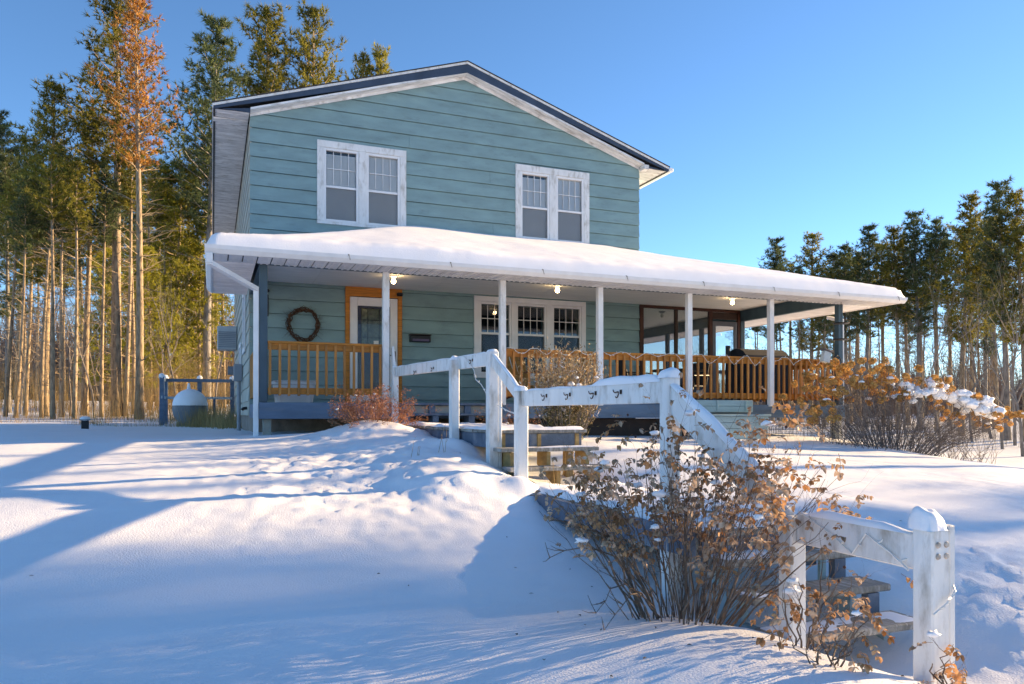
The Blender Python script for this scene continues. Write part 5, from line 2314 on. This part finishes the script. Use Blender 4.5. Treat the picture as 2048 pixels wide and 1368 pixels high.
# the same wood goes on to the right past the picture; its trunks and crowns shade the yard
for k, (x, y, H, kd, lab) in enumerate(((25.5, -4.4, 15, 'slim_a', 'slim pine beyond the right picture edge, its trunk shadow the highest across the yard'), (27.0, -5.7, 16, 'slim_b', 'slim pine beyond the right picture edge, its trunk shadow the middle one across the yard'),
                                        (24.0, -7.0, 15, 'slim_a', 'slim pine beyond the right picture edge, its trunk shadow the lowest across the yard'), (34, -9.2, 15, 'tall_c', 'broad pine beyond the right picture edge shading the snow below the porch'),
                                        (38, -13.4, 16, 'full_b', 'broad pine beyond the right picture edge shading the foreground snow'), (46, -8.7, 17, 'tall_c', 'broad pine beyond the right picture edge, farther of those shading the snow slope'),
                                        (51, -13.4, 17, 'full_a', 'broad pine beyond the right picture edge, farthest of those shading the foreground'), (33, -15.6, 14, 'full_b', 'broad pine beyond the right picture edge, nearest to the viewer'), (40, -9.0, 14, 'tall_b', 'short broad pine beyond the right picture edge, between two taller shading pines'))):
    pine(kd, 2300 + k, 40, H, lab, None, RIGHTG, 0, (x, y))


# bare hardwoods at the edge of the right wood
def bare_mesh(seed, H, r0=.09):
    rng = random.Random(seed)
    mb = MB()

    def rec(p, d, L, r, dep):
        n = 5
        pts = [V(p)]
        rr = [r]
        d = V(d)
        for i in range(n):
            d = (d + V((rng.uniform(-1, 1), rng.uniform(-1, 1), rng.uniform(-.5, 1) * .5)) * .16).normalized()
            pts.append(pts[-1] + d * (L / n))
            rr.append(r * (1 - .5 * (i + 1) / n))
        mb.tube(pts, rr, 5 if dep > 2 else 3, False)
        if dep > 0:
            for k in range(rng.randint(3, 4) if dep > 1 else 3):
                i = rng.randint(2, n)
                a = (d * .9 + V((rng.uniform(-1, 1), rng.uniform(-1, 1), rng.uniform(0, .7))) * .75).normalized()
                rec(pts[i], a, L * rng.uniform(.5, .75), rr[i] * .68, dep - 1)
    rec((0, 0, -.2), (rng.uniform(-.08, .08), 0, 1), H * .5, r0, 4)
    return mb.mesh('branches', TWIGG)


BARE = [bare_mesh(s, 9, .085) for s in (1, 2, 3, 4)]
spots = [(1560, 58, 8), (1588, 60, 7), (1640, 58, 8), (1715, 55, 8), (1760, 56, 7), (1812, 50, 8), (1880, 44, 9), (1905, 52, 8), (1945, 46, 9), (1985, 48, 10), (2005, 42, 9), (2030, 44, 10), (2046, 38, 9),
         (1508, 60, 8), (1530, 58, 7), (1672, 56, 8), (1855, 50, 8)]
spots.sort()
for k, (px, d, H) in enumerate(spots):
    d, H = d * KR, H * .66
    x, y = station(px, d)
    t = thing('bare_tree', 'grey leafless hardwood at the edge of the right wood, %s from the left' % ORD[k], 'bare tree', (x, y, float(base_h(x, y)[0])), 'leafless trees of the right wood')
    t['_local'] = 1
    o = link('branches', BARE[k % 4], t)
    o.rotation_euler = (0, 0, k * 1.7)
    o.scale = (H / 9,) * 3
spots = [(40, 29), (140, 28), (188, 27), (205, 30), (330, 30), (362, 28), (432, 30)]
for k, (px, d) in enumerate(spots):
    x, y = station(px, d)
    t = thing('bare_tree', 'thin leafless sapling among the golden trunks of the left wood, %s from the left' % ORD[k], 'bare tree', (x, y, float(base_h(x, y)[0])), 'leafless saplings of the left wood')
    t['_local'] = 1
    o = link('branches', BARE[k % 4], t)
    o.rotation_euler = (0, 0, k * 2.1)
    o.scale = (.5, .5, .62)


# brush: uncounted stems at the feet of both woods, and the far woods behind
def brush(name, n, px0, px1, d0, d1, h0, h1, w, m, label, cat, seed, fork=True):
    rng = random.Random(seed)
    P = []
    for i in range(n):
        px = rng.uniform(px0, px1)
        d = d0 + (d1 - d0) * rng.random() ** 1.3
        q = station(px, d)
        if noise.noise(V((q[0] * .45, q[1] * .45, seed + 3))) < (-.12 if fork else .02):
            continue
        P.append((*q, d))
    Z = base_h([p[0] for p in P], [p[1] for p in P])
    mb = MB()
    for (x, y, d), z in zip(P, Z):
        L = rng.uniform(h0, h1) * (.6 + .8 * noise.noise(V((x * .3, y * .3, seed))) + .2)
        L = max(h0 * .5, L)
        a = rng.uniform(0, 6.283)
        ww = w * d / 30
        q = V((x + math.cos(a) * L * .16, y + math.sin(a) * L * .16, z + L))
        s = V((math.cos(YAW), -math.sin(YAW), 0)) * ww
        b = V((x, y, z - .1))
        mb.add([b - s, b + s, q], [(0, 1, 2)])
        s2 = V((s.y, -s.x, 0))
        mb.add([b - s2, b + s2, q], [(0, 1, 2)])
        if fork:
            for k in range(3):
                c = b.lerp(q, rng.uniform(.35, .8))
                e = c + V((rng.uniform(-1, 1), rng.uniform(-1, 1), rng.uniform(.2, 1.1))) * L * .25
                mb.add([c - s * .6, c + s * .6, e], [(0, 1, 2)])
    struct(name, mb, m, False, 'stuff', label, cat)


brush('tall_brush', 3000, -60, 480, 25.5, 36, .5, 3.2, .006, STRAW, 'tall golden dry brush at the foot of the left wood', 'brush', 1)
brush('low_grass', 4200, -60, 480, 20, 28, .1, .55, .006, STRAW, 'low tan grass poking through snow before the left wood', 'grass', 2, False)
brush('grey_brush', 3000, 1420, 2130, 26, 40, .2, 1.4, .006, TWIGG, 'grey leafless brush at the foot of the right wood', 'brush', 3)
brush('far_wood', 5200, 1380, 2200, 48, 80, 2, 6, .02, FARW, 'distant brownish leafless wood seen between the right hand pines', 'wood', 4)
brush('far_wood', 4200, -120, 560, 58, 95, 4, 11, .035, FARW, 'distant brownish leafless wood seen between the left hand trunks', 'wood', 5)

# specks of bark, seeds and dead leaves dropped on the snow
rng = random.Random(404)
mb = MB()
for i in range(70):
    x, y = rng.uniform(-4, 5), rng.uniform(-13, -5)
    if rng.random() < .5:
        x, y = rng.gauss(1.5, .7), rng.gauss(-11.7, .8)
    z = h(x, y) + .006
    a = rng.uniform(0, 6.28)
    leaflet(mb, (x, y, z), (math.cos(a), math.sin(a), .15), (0, 0, 1), rng.uniform(.012, .03), rng.uniform(.008, .016), .3)
struct('leaf_litter', mb, ROSESTEM, False, 'stuff', 'specks of dead leaf and bark scattered over the foreground snow', 'litter')
